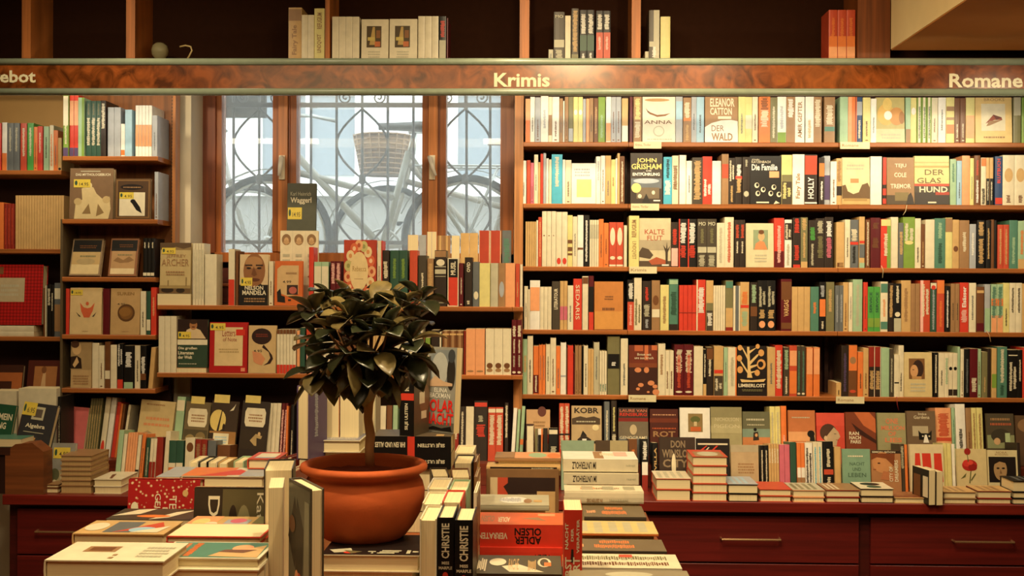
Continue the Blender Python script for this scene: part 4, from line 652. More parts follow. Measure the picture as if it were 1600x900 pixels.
# ---------------------------------------------------------------- shelf rows; numbers are picture columns and the top row of each spine
shelf_row('''
821 828.5 154 o;b:0:.5:O|828.5 836 151 W|836 845 152 s|845 857 150 W;x:.3:.7:s|857 863 151 C;b:.15:.6:n|863 874 151 W|874 880 153 n|880 882.5 157 W|882.5 888.5 151 n|888.5 896 151 L;b:.02:.3:s
896 911 151 Y*2;e:.66:.06:W|911 916 154 s|916 921 154 o|921 927.5 153 n|928 935 153 N;x:.2:.8:T|935 946 151 A;x:.1:.6:g;n:green|947 955 151 W;b:.02:.42:o|955 971 151 s*2|972 982 153 T;b:.02:.38:W;n:tan and white|984 989 151 M|990 1003 151 n;X:.5:.96:Y;X:.1:.45:C;n:brown white-lettered
F eyelash 1004 1056 151|1056 1067 151 s;b:.5:.9:b|1068 1081 152 n;X:.55:.9:C;b:.48:.55:O;x:.05:.4:T|1081 1089 151 s|1089 1101 151 b|F wald 1102 1154 151
1154 1165 151 Y|1165 1176 151 Y;b:.3:.6:C|1176 1185 151 C|1186 1204 151 O;X:.34:.7:C;X:.72:.98:N;n:thick orange|1204 1215 152 L;x:.1:.8:C|1215 1229 151 W;b:0:.22:A;x:.3:.8:s|1229 1243 151 n;X:.55:.95:W|1243 1258 151 W;u:AMIR GEFTER:.1:.9:n|1259 1272 151 W;x:.1:.5:T|1272 1285 151 n;X:.35:.95:C
1289 1306 151 n;X:.4:.82:C;b:.25:.35:E;n:thick brown|1313 1326 151 g;n:mint green|1326 1340 151 O;l:0:.4:o;l:.8:.9:r;n:orange striped|1339.5 1349 151 B;b:.6:.9:s;x:.1:.5:C|1349 1361 152 Y|1361 1370 154 W|F blossom 1370 1415 152
1416 1424 152 g;b:0:.3:n|1424 1434 152 Y;e:.7:.08:W|1434 1457 152 A*3;l:.2:.7:C;x:.1:.8:J;n:green and cream|1457 1467 152 C|1467 1479 152 W|1479 1492 152 Y;b:.7:.8:n;b:.2:.4:O;b:.5:.56:n|1492 1510 153 N*2|1510 1524 152 Y;b:.1:.6:o|F paperplane 1525 1583 152|1584 1596 152 L;b:.6:1:q|1597 1606 152 A|1607 1618 152 C
''', 222, SY, 'the right bookcase\'s top shelf', 1000, zb=RZ[0])
shelf_row('''
815 822.5 250.5 W|823 829 250 H;n:salmon red|829 834.5 254 P|834.5 841 241.5 C|841 844.5 253 T|844.5 849 240 R|849 853.5 239 s|853.5 857.5 247 W|857.5 862 249 C|862 879 241 c;x:.35:.95:C;n:thick light blue|879 883.5 249 W|883.5 893 249.5 C|F yellowsquare 893 931.5 255
931.5 939 244 W;x:.5:.9:s|939 946 243 W|946 955 243 T|955 962 249 Y;x:.4:.6:n|962 965 247 W|965 969 239 T|969 976.5 243.5 N;x:.05:.9:C;n:reddish brown|F kidnap 985 1036 239
1037 1050.5 245 c;x:.55:.95:K;X:.2:.5:W;n:cyan|1050.5 1060.5 243 C;X:.3:.8:N|1060.5 1073 242 C;l:.12:.88:W;l:0:.12:N;n:brown-edged cream|1073 1082 251 W|1082 1098.5 246 F;X:.1:.93:T;n:dark olive|1098.5 1113.5 244 R;q:.17:.52:W;n:thick red|1113.5 1127.5 251 W;n:thick white
1128 1139 240.5 n;b:.52:.8:H;n:tall brown|1139 1149 246.5 D;q:.5:.95:C;x:.05:.4:T|1149.5 1161 245 D;X:.6:.85:W;b:.53:.6:R;X:.25:.55:T|1161 1172.5 245 D;x:.8:.95:q;e:.22:.06:q|F eyes 1172.5 1222 243.5
1222 1239 241.5 Y;b:.46:.6:L;b:0:.46:F;q:.12:.44:Y;n:yellow and dark|1239 1257.5 241 W;u:Fairy Tale:.12:.62:n;n:Fairy Tale|1258 1278.5 241 D;b:.6:.98:H;u:HOLLY:.12:.55:W;b:.02:.05:W;n:red-topped thick dark|1280 1289 246 D;b:.6:.88:O;x:.1:.5:W|1289 1298.5 243 s;b:.1:.6:V|1298.5 1308 252 W|1308 1317 247 T;X:.5:.95:n;b:.2:.4:D
F landscape 1317 1360.5 246|1361 1379 244 W;n:thick white|1380 1386 245 D;b:.42:.99:R;b:.2:.34:R;b:.02:.13:R|F tremor 1386.5 1430 246|F glass 1430 1485 243.5|1486 1496 248 g;x:.5:.9:E;n:pale mint|1496 1504 251 b|1504 1516.5 243 o;X:.3:.75:T;n:peach|1516.5 1523 247 Y|1523.5 1533.5 242.5 N;x:.6:.9:H;x:.05:.5:W;n:rust brown
1534 1542 246 C;b:.82:.99:O;X:.02:.35:K|1542 1553.5 246 T*2;b:0:.56:K;x:.1:.5:C;n:black-bottomed tan|1556 1568 244 B;u:BLUTBUCH:.45:.95:R;p:.1;b:.02:.15:R;n:dark blue BLUTBUCH|1568 1605 242 C*2;x:.05:.2:N;e:.6:.14:T;n:thick cream|1605 1618 243 N
''', 319, SY, 'the right bookcase\'s second shelf', 1000, zb=RZ[1])
shelf_row('''
821 838 346 T*5;n:thin tan|838 841 344 C|841 847 339 H;x:.2:.9:o|847 869 330 C*3;x:.55:.57:N;n:tall cream|869 887 331 C*2;e:.1:.06:R;n:tall cream red-dot|887 895 336 Y;b:.45:.52:N;b:.3:.38:N;b:.22:.26:N|895 902.5 338 C|902.5 912 336 W;b:.33:.37:N|912 921.5 336 K;x:.1:.9:W;n:black white-lettered
921.5 936 343.5 C*4;b:.6:.9:q|936 943.5 342 O|943.5 951.5 348 O|952 974.5 347 H*2;e:.68:.2:C;b:.01:.05:C;e:.2:.04:C;n:salmon red|975 980 352 C|983 999 337 Y;d:LINDQVIST:.15:.5:n;u:REFUGIUM:.58:.92:n;n:pale yellow REFUGIUM|F tide 999 1049 341|1049 1060 347 D;X:.5:.85:R;b:.02:.42:p
1061 1089.5 342 K*2;l:0:.14:R;X:.5:.92:W;X:.2:.45:R;n:black and red|1090 1120 342 F*2;h:MO:.86:.94:q;b:.3:.42:q;X:.02:.25:q;x:.5:.8:L;n:grey-green MO|1120.5 1133 348 C;x:.1:.9:q|1133 1147.5 339 C;x:.1:.9:H;n:tall red-lettered cream|1148.5 1164.5 343.5 D*2;X:.62:.9:H;x:.3:.55:C;n:black orange-lettered|F muse 1166 1210 349
1210 1226 340.5 R;b:0:.33:M;x:.1:.85:p;n:red to black|1227 1238.5 343 W;b:.58:.93:D;q:.6:.9:C;x:.05:.5:q;n:white dark-boxed|1239.5 1251.5 340 D;X:.7:.98:R;X:.15:.45:R;b:0:.06:R|1252 1263 339.5 L;X:.75:.98:T;x:.2:.7:T;b:0:.12:T|1264 1276 344 D;X:.58:.85:G;x:.05:.5:q;n:dark green-lettered|1276 1289.5 341 D;X:.7:.95:q;X:.2:.65:L|1289.5 1303 339 D;X:.62:.92:W;X:.2:.6:P
1307 1320 347 T;h:E:.02:.11:N;n:tan|1320.5 1329 343 C|1329 1343 343 S;b:.48:.54:R;X:.56:.8:C;x:.1:.45:K;n:grey red-banded|1343 1352 338.5 T;b:.48:.53:R;b:.2:.46:S;b:0:.1:g|1353 1360 343 N;x:.05:.95:C|1361 1376.5 340 M;X:.78:.9:N;X:.4:.6:N;n:maroon|1377 1393 342 R;p:;l:.62:1:A;b:.86:.99:Y;x:.25:.7:C;n:red and green|1393 1405 339 C;n:tall cream
1405 1412.5 348 S;X:.3:.8:T|1412 1431 339 A;q:.5:.88:C;e:.5:.04:Y;n:thick grass-green|1431 1440.5 341 C|1440.5 1446.5 350 N|1446.5 1461 343 C;n:thick cream|1461 1478 341 E;x:.6:.92:g;x:.1:.5:J;n:thick teal-green|1478 1489.5 340 Y;b:.72:.99:n;n:brown-topped yellow|1489.5 1500 343 T;e:.4:.06:N
1500 1515.5 344 n;x:.35:.75:C;n:tan-brown|1516 1526.5 350 s;x:.3:.8:W;n:grey|1527.5 1540 344 K;X:.68:.97:T;X:.1:.62:T;n:thick black tan-lettered|1541 1549.5 344 K;x:.2:.83:T|1549.5 1554.5 343 N|1555 1559.5 344 K|1560 1578 351 H*2;x:.1:.9:T;n:rust|1578 1591.5 344 E;x:.1:.65:g;n:sea-green|1591.5 1604 345 g;b:0:.2:T;x:.3:.8:O|1604 1616 344 C
''', 418, SY, 'the right bookcase\'s third shelf', 1000, zb=RZ[2])
shelf_row('''
819 825 447 C|825 828 452 C|828 844 438 W;b:.38:.86:o;n:thick white orange-square|844 862 448 C*3;n:thin cream|862.5 875 439.5 F;u:LITERATOUR:.42:.85:C;n:dark LITERATOUR|875 887 439 T*2;b:.2:.48:P;n:tan pink-banded|887 896 446 C|896 909.5 435.5 R;d:SEDARIS:.2:.88:C;n:bright red letter-spaced|910 919.5 431.5 C;b:.86:.98:N|920 928 431 M;b:0:.33:R;b:.33:.8:K
F slipcase 928.5 974.5 440.5|980.5 991.5 437 K;b:0:.56:H;X:.62:.93:W;x:.1:.5:p;n:black and red|991 1003 434 C;q:.1:.6:L;n:tall cream|1004 1018 439 D;x:.6:.88:R;X:.28:.52:q;x:.05:.22:s;n:thick black red-lettered|1018.5 1031.5 438 n;e:.6:.1:N;b:.26:.42:C|1032 1045.5 445 Y;x:.15:.75:n|1046 1060.5 436 E;b:.9:.98:g;X:.3:.75:J;b:0:.12:D;n:grey-green
1061.5 1088.5 445.5 R*4;b:.38:.4:r;n:plain red|1088.5 1103 437 R;l:0:.14:C;X:.35:.85:W;n:crimson white-lettered|1103.5 1115 438 T;b:0:.4:F;b:.4:.55:L;X:.1:.35:W|1115 1134 446 C*5|1134 1146 438 L;b:.05:.45:T;b:.85:.98:E;b:0:.07:r|1146 1157 446.5 C;l:.3:.8:S|1157 1171 440.5 T;b:.47:.53:R;X:.55:.8:O;X:.1:.4:g;n:cream red-banded
1172.5 1184 441 D;X:.58:.95:g;b:.3:.5:N|1184.5 1212.5 438 K*2;q:.48:.88:q;X:.25:.42:T;e:.13:.07:o;n:black half-moon|1221 1238 436 M;b:.6:.95:N;u:VARGAS:.28:.6:T;b:.04:.16:N;n:thick dark|1238 1267 448 T*3;n:plain tan|1267.5 1280.5 448 E;x:.4:.65:O;n:sea-green|1281 1291 440.5 K;X:.7:.93:s;b:.3:.65:O;x:.05:.2:C|1292 1305 440.5 L;x:.4:.85:T;n:olive brown
1306 1319 446 S*2;x:.2:.8:s|1318.5 1327 441 T|1327 1333 441 C|1333.5 1348.5 436.5 g;x:.1:.9:q;n:thick pale green|1350 1357 441 R|1357 1376.5 448 G*2;u:SERVICE:.42:.88:J;b:.1:.3:A;n:bright green SERVICE|1376.5 1388 440 C;b:.78:.96:E;b:.05:.2:E;x:.3:.65:o|1389 1397 442 D;X:.3:.95:T
1397 1409 443 K;x:.6:.95:C;p:;b:0:.28:q;e:.36:.05:C|1409 1424.5 438 T;x:.2:.85:n;n:thick tan|1424.5 1439 443 n*2;n:wood-brown|1439 1454.5 438 H;l:.0:.3:p;q:.3:.93:C;n:faded red|1455 1465 441.5 J;b:.88:.99:C;e:.9:.045:R;x:.05:.85:s|1465 1477 437.5 H;b:.74:.99:O;x:.1:.6:O;n:orange-topped red|1478 1486 447 K;x:.1:.9:W
1486.5 1500 443 n*2|1501 1515 441.5 R;u:Elsässer:.5:.92:W;X:.2:.45:p;n:crimson|1515.5 1526.5 442 C|1527 1539 448 N;b:.86:.92:T;b:.03:.2:M|1540 1549 444 s;b:.02:.5:g|1550 1569 444 g*2;b:0:.35:o;b:.55:.7:O;X:.3:.95:E;n:green-patterned|1569 1579 442 Y|1579 1598.5 442 C*2;x:.4:.9:F;n:cream dark-lettered|1598.5 1612 443 T
''', 516, SY, 'the right bookcase\'s fourth shelf', 1000, zb=RZ[3])
shelf_row('''
817 824 530 g;X:.4:.7:T|824 833 525 C|833.5 842 541 O;b:.02:.4:M;x:.05:.38:C|842 852.5 539 O*2|853 860 538 C|860 869 528 C|869 876 541 O|876 885 535.5 W;b:.34:.37:s|885.5 887 545 N|887 896 540 R;n:bright red|896.5 898.3 552 M|898.5 909 540 n*2|910 912 541 K|912 919 540 C|919 928 546 T*2|928 937 535 q|937 948.5 549 C*3;X:.08:.25:E
949.5 969 526 L;b:.45:.7:K;x:.5:.56:W;n:thick olive slipcased|970 981.5 529 C|F lilies 983 1028 540|1028.5 1040 537 C;x:.4:.8:n;n:cream|1040 1053 548 C*2;x:.15:.55:N;n:short cream|1054 1084 538.5 M*2;X:.45:.9:C;x:.15:.8:H;e:.07:.02:C;n:thick maroon white-lettered|1084.5 1099 541.5 C;n:thick cream|1099 1104.5 546 K;x:.4:.9:C;b:0:.25:T|1104.5 1115.5 543 D;b:.75:.98:N;x:.4:.75:C
1116 1131 541 T;b:0:.4:F;b:.45:.52:R;q:.1:.35:C;n:tan and dark|1131.5 1138 543 g|1138 1152 543 C;l:.85:1:O;x:.2:.8:q|F tree 1152.5 1199 541|1199.5 1212 543 T|1212 1224 539.5 R;X:.15:.9:C;n:bright red white-lettered|1225 1234 543 F;X:.55:.95:g;x:.05:.4:C|1234 1246 540 H;b:.6:.9:o;b:.05:.5:O;n:salmon|1246 1260 541 F*2;x:.1:.9:E;e:.05:.02:C
1261 1271 543 O;b:.45:.98:o;n:orange|1272 1282 543 O;b:.45:.98:o;n:orange|1307 1315 598 T|1315.5 1327 540 D;x:.1:.85:V|1327 1341 539 N;b:.5:.99:O;e:.7:.07:n;e:.1:.03:H|1341 1349.5 550 O|1349.5 1358 544 T|1358.5 1377.5 542 r*2;b:0:.6:D;X:.15:.52:T;l:.9:1:C;n:dark red white-lettered|1378 1391 543.5 g;n:pale green|1391 1397.5 545 F;x:.1:.8:q
1398 1406 554 C;b:.32:.35:K|1405.5 1414 540 C|F shadowface 1414 1458 551|1460 1467 551 K;x:.1:.95:C|1467.5 1477 552 C|1477 1483.5 552 C;X:.3:.9:g|1483.5 1498 552 C*2;e:.65:.04:K;b:.04:.18:D|1498 1502 542 g|1502.5 1508 546 C|1508.5 1516.5 545.5 K;x:.1:.8:S|1516.5 1529 545 M;X:.12:.4:C;n:dark crimson|1529 1535 545.5 g|1535.5 1544.5 550 L
1545 1550 545 D|1551 1559 544.5 T;b:.2:.48:A|1559.5 1575 542 E;x:.3:.95:C;x:.05:.25:J;n:sea-green|1575.5 1591 547 K;q:.15:.75:C;b:.88:.9:C;n:thick black white-lettered|1591 1598.5 547 K;x:.35:.8:C|1598.5 1612 543 R
''', 617, SY, 'the right bookcase\'s fifth shelf', 1000, zb=RZ[4])
shelf_row('''
450 471 11 T;u:Fairy Tale:.14:.68:n;b:.76:.97:n;n:tall tan Fairy Tale|471 490.5 23 C*2;n:plain cream|490.5 507 12.5 Y;u:LINDQVIST:.18:.52:n;u:REFUGIUM:.62:.92:n;n:tall yellow REFUGIUM|518.5 561 25.5 C*4;e:.08:.02:q;n:plain cream set|F painting 564 607 29.5|F painting2 608 652 29|653 685 24.5 C*3;e:.08:.02:q;n:matching cream|686 697 25 K;X:.55:.9:R;b:0:.48:q;n:dark red-lettered|697.5 700 27 M
857 864.5 77 q|865.5 882.5 17.5 F;h:MO:.88:.94:q;b:.3:.45:q;X:.02:.25:q;n:grey-green MO|883 892 24 C;n:cream|893 904.5 12.5 F;X:.2:.96:T;b:0:.15:L;n:tall olive|906 929 15 K*2;X:.55:.92:W;b:.22:.52:J;x:.04:.18:W;n:black white-lettered|931.5 954.5 16 K*2;b:0:.58:H;X:.64:.93:W;x:.25:.5:p;n:black-topped salmon|1008 1014 80 q|1014.5 1031 15 F;l:.45:1:q;b:.3:.4:q;x:.1:.3:W;n:grey photograph|1032.5 1048 25 Y;n:pale yellow
1282 1294 92 q|1296 1338 14.5 H*3;b:0:.5:O;b:0:.3:o;x:.5:.85:O;n:red-to-orange
''', 97, SY, 'the compartments above the sign', 800, zb=TZ)
# left bookcases
shelf_row('''
-8 1 192 R|2 10 191 W;b:0:.36:O|10.5 30 192 S*2;x:.4:.9:q;n:slate|30.5 40.5 192 H;x:.3:.9:C;n:brick red|42 52 192 G;x:.3:.9:C;n:green|52 58 198 O|58 66 197 R;x:.4:.85:C|66.5 75 197 g|75.5 82 195 C;x:.1:.8:O|82 89 203 O|89 95 215 T;e:.05:.04:K
''', 266, FY, 'the far left bookcase\'s top shelf', 50, zb=FZ[0])
shelf_row('''
-10 5 316 O|5.5 21 318 r*3;x:.1:.9:H;n:dark red|22 98 305 T*18;n:thin tan
''', 389, FY, 'the far left bookcase\'s second shelf', 50, zb=FZ[1], hard=False)
Zf = FZ[2]
slab(-20, 53, 516, 518, 526, FY + .01, 's', 'C', 'the far left bookcase\'s third shelf', 'flat cream book', 'lower cream book lying flat under the red quilted cover', base=Zf, dmax=.18)
slab(-20, 53, 507, 509, 518, FY + .01, 's', 'C', 'the far left bookcase\'s third shelf', 'flat cream book', 'upper cream book lying flat directly under the red quilted cover', base=Z_(518, FY + .01, 16), dmax=.18)
fwd('quilt', -18, 65, 415, FY + .02, Z_(509, FY + .01, 16), .08, 'the far left bookcase\'s third shelf', T=.05, area=5000)
shelf_row('''
66 69 450 N|69.5 71.5 446 C|72 78 444 K;X:.6:.92:C;n:black|78.5 84 445 K;x:.5:.85:C|84 95 442 S;b:.7:.9:C;b:.1:.6:n
''', 526, FY, 'the far left bookcase\'s third shelf', 50, zb=FZ[2])
shelf_row('''
98 106.5 148 A;b:.5:.98:C;b:0:.14:V;x:.2:.5:C;n:green and white|107 121 147 R*2;b:.5:.9:o;b:0:.14:V;n:red and white|121 131 152 g;l:.6:1:A;n:mint|133 156.5 157 J*3;X:.2:.7:C;x:.75:.95:L;n:dark green white-lettered|157 165 157 D;X:.5:.95:C|166.5 187 167 s*2;n:lilac-grey|187.5 194 193 W;b:.04:.2:O|194.5 205.5 171 b;n:light blue|210 236 164 W*5;b:.2:.62:o;n:white orange-striped|237 245 180 s
''', 244, NY, 'the narrow bookcase\'s top shelf', 170, zb=NZ[0], deep=.16)
shelf_row('''
F myth 107 176 263|F crow 179 235 279|240 246 268 s
''', 342.5, NY, 'the narrow bookcase\'s second shelf', 170, zb=NZ[1])
shelf_row('''
222 240 372 K*3;x:.75:.9:C;b:.04:.12:C;n:black
''', 433, NY, 'the narrow bookcase\'s third shelf', 170, zb=NZ[2], hard=False)
fwd('scrollA', 107, 156, 375, NY + .02, NZ[2], .3, 'the narrow bookcase\'s third shelf', lean=.0, area=3000)
fwd('scrollB', 168, 213, 374, NY + .02, NZ[2], .25, 'the narrow bookcase\'s third shelf', area=3000)
shelf_row('''
102 107 451 R|F phoenix 107.5 158 450|159 170 451 M;n:dark red|F coin 171 218 451|218.5 227 455 C|227.5 234 455 J;b:.1:.35:C|234.5 243 449 R;x:.4:.8:o;n:bright red
''', 523, NY, 'the narrow bookcase\'s fourth shelf', 170, zb=NZ[3])
shelf_row('''
F thinker 109 142 535|142.5 153 536 C;n:cream|153.5 162 540 C|162.5 171 534 N;b:.2:.38:C|172 182 539 C;n:plain cream|182.5 192 537 K;b:0:.2:R;q:.5:.98:W;n:black red-footed|193 208 540 K;X:.5:.85:W;b:0:.15:g;n:thick black|209 218 540 C|218.5 228 540 K;X:.35:.75:W;b:.2:.35:N
231 238 543 T .08;n:leaning tan
''', 607, NY, 'the narrow bookcase\'s bottom shelf', 170, zb=NZ[4])
# book turned sideways on the narrow bookcase's right end, sticker to the aisle
# middle bookcase
Zm = MZ[0]; pm = 'the shelf under the window'
slab(246, 298, 456, 459, 474, MY + .01, 'f', 'C', pm, 'flat cream book', 'thick cream book lying flat under the river-bridge cover', base=Zm, dmax=.12)
fwd('archer', 249, 298, 380, MY + .02, Z_(459, MY + .01, 270), .06, pm, area=4000)
shelf_row('''
300 318 380 C*4;x:.1:.9:q;n:thin cream|319.5 338 397 C;n:thick cream fore-edge|356 366 389 C;b:0:.46:R;n:cream and red|367 371.5 392 N
F elder 373 418.5 398|419 426 408 C|F orangeart 428 472.5 408|482 489.5 386 R;n:glossy red|490 513 409 g*2;b:0:.9:C;n:pale spined|516 532.5 408 M*2;X:.5:.95:p;n:dark red patterned|F rebecca 536 588 375|589 595.5 376 C|596 596.9 376 R|597 607.5 391 D;X:.5:.8:C;e:.28:.1:p;n:dark floral|609 636.5 391 J*2;x:.5:.85:A;n:dark green
639.5 652 391 H;e:.3:.03:C;e:.15:.04:C;n:salmon red|653 666.5 399 F|667.5 677.5 404 n;X:.1:.9:T|679 697.5 391 D;b:.88:.99:n;b:.58:.66:q;e:.78:.06:C;b:.06:.07:q;b:.7:.715:q;b:.53:.54:q;n:thick dark gilt-banded|699 716.5 403 C;r:;b:.02:.98:R;b:.6:.98:K;u:MUSIL:.65:.93:C;l:0:.08:C;l:.92:1:C;n:red and black cream-framed|717 724 411 M|726 738 402 D;u:OVID:.7:.9:C;x:.05:.12:C;n:thick black|738.5 749 409 S;e:.25:.09:C
749 766 411 Y;n:cloth cream|766.5 778.5 411 q;n:grey-green|778.5 789.5 411 n;e:.4:.18:s|789.5 805 411 o;n:cloth peach|805.5 812 412 H|812.5 816.5 413 C
''', 479, MY + .004, pm, 700, zb=Zm, deep=.10)
b2 = 'the rear row before the window panes'
fwd('medallions', 437, 497, 361, MY + .122, Zm, .02, b2, T=.02, area=2800)
shelf_row('''
637 653.5 367 o;n:peach|653.5 666 367 s;n:grey|667.5 682 362 W*2;b:.72:1:m;l:.86:1:m;n:white magenta-topped|683 704 368 n*2;l:.3:.6:T;n:brown gilt|705 718.5 368 N;b:.3:.5:W;l:.3:.6:T|719.5 747 364 T*2;n:honey tan|748 783 360 a83c28*2;n:brick red|784.5 799 360 S;X:.25:.9:E;n:slate teal
''', 479, MY + .124, b2, 700, zb=Zm, deep=.012, hard=False)
# lone book on the sill
fwd('waggerl', 447, 493, 287, 4.93, WZ0 + .001, .07, 'the window sill', area=3400, T=.02)
Zm = MZ[1]; pm = 'the lower shelf under the window'
shelf_row('''
247 275 494 C*3;n:tall cream
''', 585.5, MY, pm, 260, zb=Zm)
slab(276, 322, 573, 575, 583, MY + .005, 'f', 'o', pm, 'flat peach book', 'thin peach book lying flat under the green literature book', base=Zm, dmax=.14)
fwd('literati', 277, 324, 499, MY + .012, Z_(575, MY + .005, 300), .05, pm, area=3600)
shelf_row('''
F letters 326 386 504|F hairface 387 431 509|432 462 515 C*6;b:0:.2:R;b:.9:1:N;n:cream red-footed|463 468 517 o|468.5 476 512 J;b:0:.15:K|478 487 514 H;b:0:.6:p|488 520 514 C*3;z|522 560 512 N*4;z|562 610 514 T*4;z|612 660 514 C*5;z
661 664 520 N|664.5 672 528 A|673.5 686 516 D|686.5 689.5 519 C|691 724 517 N*3;l:.3:.7:n;b:.9:.94:T;n:brown gilt|724.5 727.5 517 r|728 757.5 514 o*2;e:.08:.02:n;n:honey|758.5 799 514 C*3;e:.1:.04:n;e:.2:.06:N;n:cream bottle-figured|799.5 815.5 500 M*2;X:.7:.9:C;x:.4:.65:C;x:.15:.36:q;e:.05:.02:C;n:tall maroon
''', 585.5, MY, pm, 700, zb=Zm)
# ---------------------------------------------------------------- displays on the counters
S1Y, S1Z, S2Y, S2Z = 4.50, CZ, 4.655, Z_(724, 4.66, 1100)
pr, pf = 'the right display\'s back row', 'the right display\'s front row'
def rowY(text, Y, z, place, tilt, deep=.13, hard=None):
    shelf_row(text, 760, Y, place, 1000, zb=z, tilt=tilt, deep=deep, hard=hard)
def rowA(text, Y, z, place, tilt=.12, deep=.13, ref=745): shelf_row(text, ref, Y, place, 1000, zb=z, tilt=tilt, deep=deep)
fwd('tanpaper', 822, 860, 641, S2Y, S2Z, .15, 'the centre display', area=1700)
rowA('''706 716 638 r;X:.4:.8:C;n:red and white|716.5 726.5 637 D;x:.1:.9:C|727 739.5 637 C;n:plain white|740 761 628 D;b:.9:.97:R;x:.65:.75:q;X:.4:.6:R;n:thick dark red-numbered|762 786 638 H*2;X:.3:.85:C;b:.9:.97:C;n:bright red white-lettered|788 794 631 D;X:.4:.95:C|798 804 639 W .05;n:leaning white|805 809.5 641 g .05|811 816.5 636 g .05;b:.3:.4:O;n:leaning pale green
874 890.5 632 H*2;X:.1:.95:C;b:.0:.2:R;b:.45:.48:K;n:red and white patterned|945 953.5 629 S;x:.3:.85:C;n:grey|956 965 628 D;x:.5:.9:Y;X:.2:.45:C|1206 1223 637 Y*2;x:.1:.9:q;n:tall pale yellow|1223.5 1232.5 636 O;x:.1:.5:p;n:tall orange|1467 1492 639 o;X:.5:.9:H;b:.42:.48:H;n:thick cream|1492.5 1498 639 g;x:.3:.8:E|1498.5 1514 633 W;x:.1:.6:K;n:tall white|1514.5 1523 639 n|1523.5 1532 639 Y;x:.1:.9:n|1532.5 1542 639 Y;x:.1:.9:n;n:pale yellow''', S2Y, S2Z, pr)
for nm, a, c, y in (('kobr', 893, 941, 635), ('rens', 967, 1014, 638), ('rot', 1016, 1061, 640), ('whitecover', 1063, 1111, 638), ('misty', 1112, 1161, 637), ('tealfig', 1161.5, 1205, 644), ('orangesil', 1233.5, 1276, 642), ('redlady', 1277.5, 1322, 646), ('sunset', 1323, 1371, 645), ('salmontype', 1373, 1418, 646), ('cat', 1419, 1465, 643), ('elisabeth', 1545, 1588, 647), ('fallback', 1590, 1625, 650)):
    fwd(nm, a, c, y, S2Y, S2Z, .13, pr, area=(c - a) * 50, lift=.33)
rowA('''823 833.5 668 C;n:short white|836 840 672 L|840.5 848 672 W;b:.5:.9:K;l:.7:1:O|849 856 671 D;x:.1:.6:C|857.5 872 671 K;X:.1:.7:q;b:.9:.97:C;n:short black
983.5 997 688 N;x:.5:.8:O|1004 1014 688 K;X:.6:.95:W;b:.3:.55:W;b:.0:.3:r|1021 1030 694 K;u:DIE VILLA:.1:.9:T;n:black VILLA|1190 1203.5 698 K*2;x:.05:.9:C;n:black and white|1204 1220.5 696 T*4;X:.6:.9:C;n:thin tan|1221 1237.5 697 P*2;n:rose pink|1238 1247.5 693 J;n:dark green|1248 1260.5 694 O*2;b:.3:.5:W;b:0:.3:n;n:orange and white|1261 1273 694 W;q:.1:.9:D;n:white dark-lettered|1274 1289 693 C*2;x:.1:.9:c;n:cream|1290 1306 692 K;b:.35:.45:H;x:.5:.85:C;x:.05:.3:C;n:black red-banded|1307 1317 700 T;n:tan|1411 1418 696 F;X:.5:.95:q|1418.5 1423 697 O|1479 1492 695 Y*2;n:cream|1492.5 1497.5 696 W|1595 1600 694 D''', S1Y, S1Z, pf)
for nm, a, c, y in (('eschbach', 877, 929, 689), ('ernst', 931, 982, 689), ('city', 1031, 1088, 684), ('blackneon', 1089, 1142, 686), ('plaintan', 1143, 1187, 696), ('sage', 1318, 1362, 702), ('simon', 1363, 1410, 704), ('windows', 1424, 1477, 695), ('flower', 1498, 1544.5, 702), ('womandark', 1545.5, 1593, 704)):
    fwd(nm, a, c, y, S1Y, S1Z, .13, pf, area=(c - a) * 48, lift=.24)
# flat piles along the front edge
FYY = 4.31
def pile(x0, x1, tops, bot, col, place, short, lab, Y=FYY, paper=PAPER, front=(), mode='f', n_from_top=0, dmax=.18, hard=True, words=None, spine=()):
    ys = list(tops) + [bot]; n = len(tops); zb = CZ
    words = words or {1: [''], 2: ['upper', 'lower'], 3: ['top', 'middle', 'bottom']}.get(n) or ['top'] + ['second from top', 'third from top', 'fourth from top', 'fifth from top', 'sixth from top'][:n - 2] + ['bottom']
    for i in range(n):
        base = CZ if i == n - 1 else Z_(ys[i + 1], Y, (x0 + x1) / 2)
        slab(x0 + (i % 2) * .6, x1 - (i % 3) * .5, ys[i] - 16, ys[i], ys[i + 1], Y, mode, col, place, short, (words[i] + ' ' + lab).strip(), base=base, dmax=dmax, paper=paper, front=front if i == 0 else (), hard=hard, area=(x1 - x0) * (ys[i + 1] - ys[i] + (14 if i == 0 else 0)), spine=spine)
pc = 'the counter\'s front edge'
pile(1025, 1080, (748, 765), 782, 'H', pc, 'orange flat book', 'of two orange-edged books with white cover, left of the tall orange pile', front=[('r', .0, .0, 1, 1, 'C'), ('x', .1, .1, .9, .9, 'q', 4)])
pile(1082, 1137, (713.5, 728, 742, 756, 770), 784, 'H', pc, 'orange flat book', 'book of the tall orange pile on the right counter', front=[('r', .3, .1, 1, .9, 'n'), ('e', .6, .5, .3, .3, 'q')])
pile(1138, 1185, (757, 771.5), 784, 'K', pc, 'black flat book', 'of two black flat books right of the tall orange pile', front=[('r', 0, 0, 1, 1, 's'), ('x', .1, .2, .9, .8, 'b', 3)])
pile(1187, 1237, (764.5, 775), 785, 'H', pc, 'salmon flat book', 'of two salmon flat books on the right counter')
pile(1239, 1289, (766, 777), 786, 'o', pc, 'peach flat book', 'of two peach flat books with green-lined cover, right counter', front=[('r', 0, 0, 1, 1, 'q'), ('x', .1, .1, .9, .9, 'L', 4)])
pile(1291, 1344, (766, 777), 786, 'r', pc, 'red flat book', 'of two flat books with red and white lettered cover, right counter', front=[('r', 0, 0, 1, 1, 'n'), ('x', .1, .1, .9, .5, 'C', 3)])
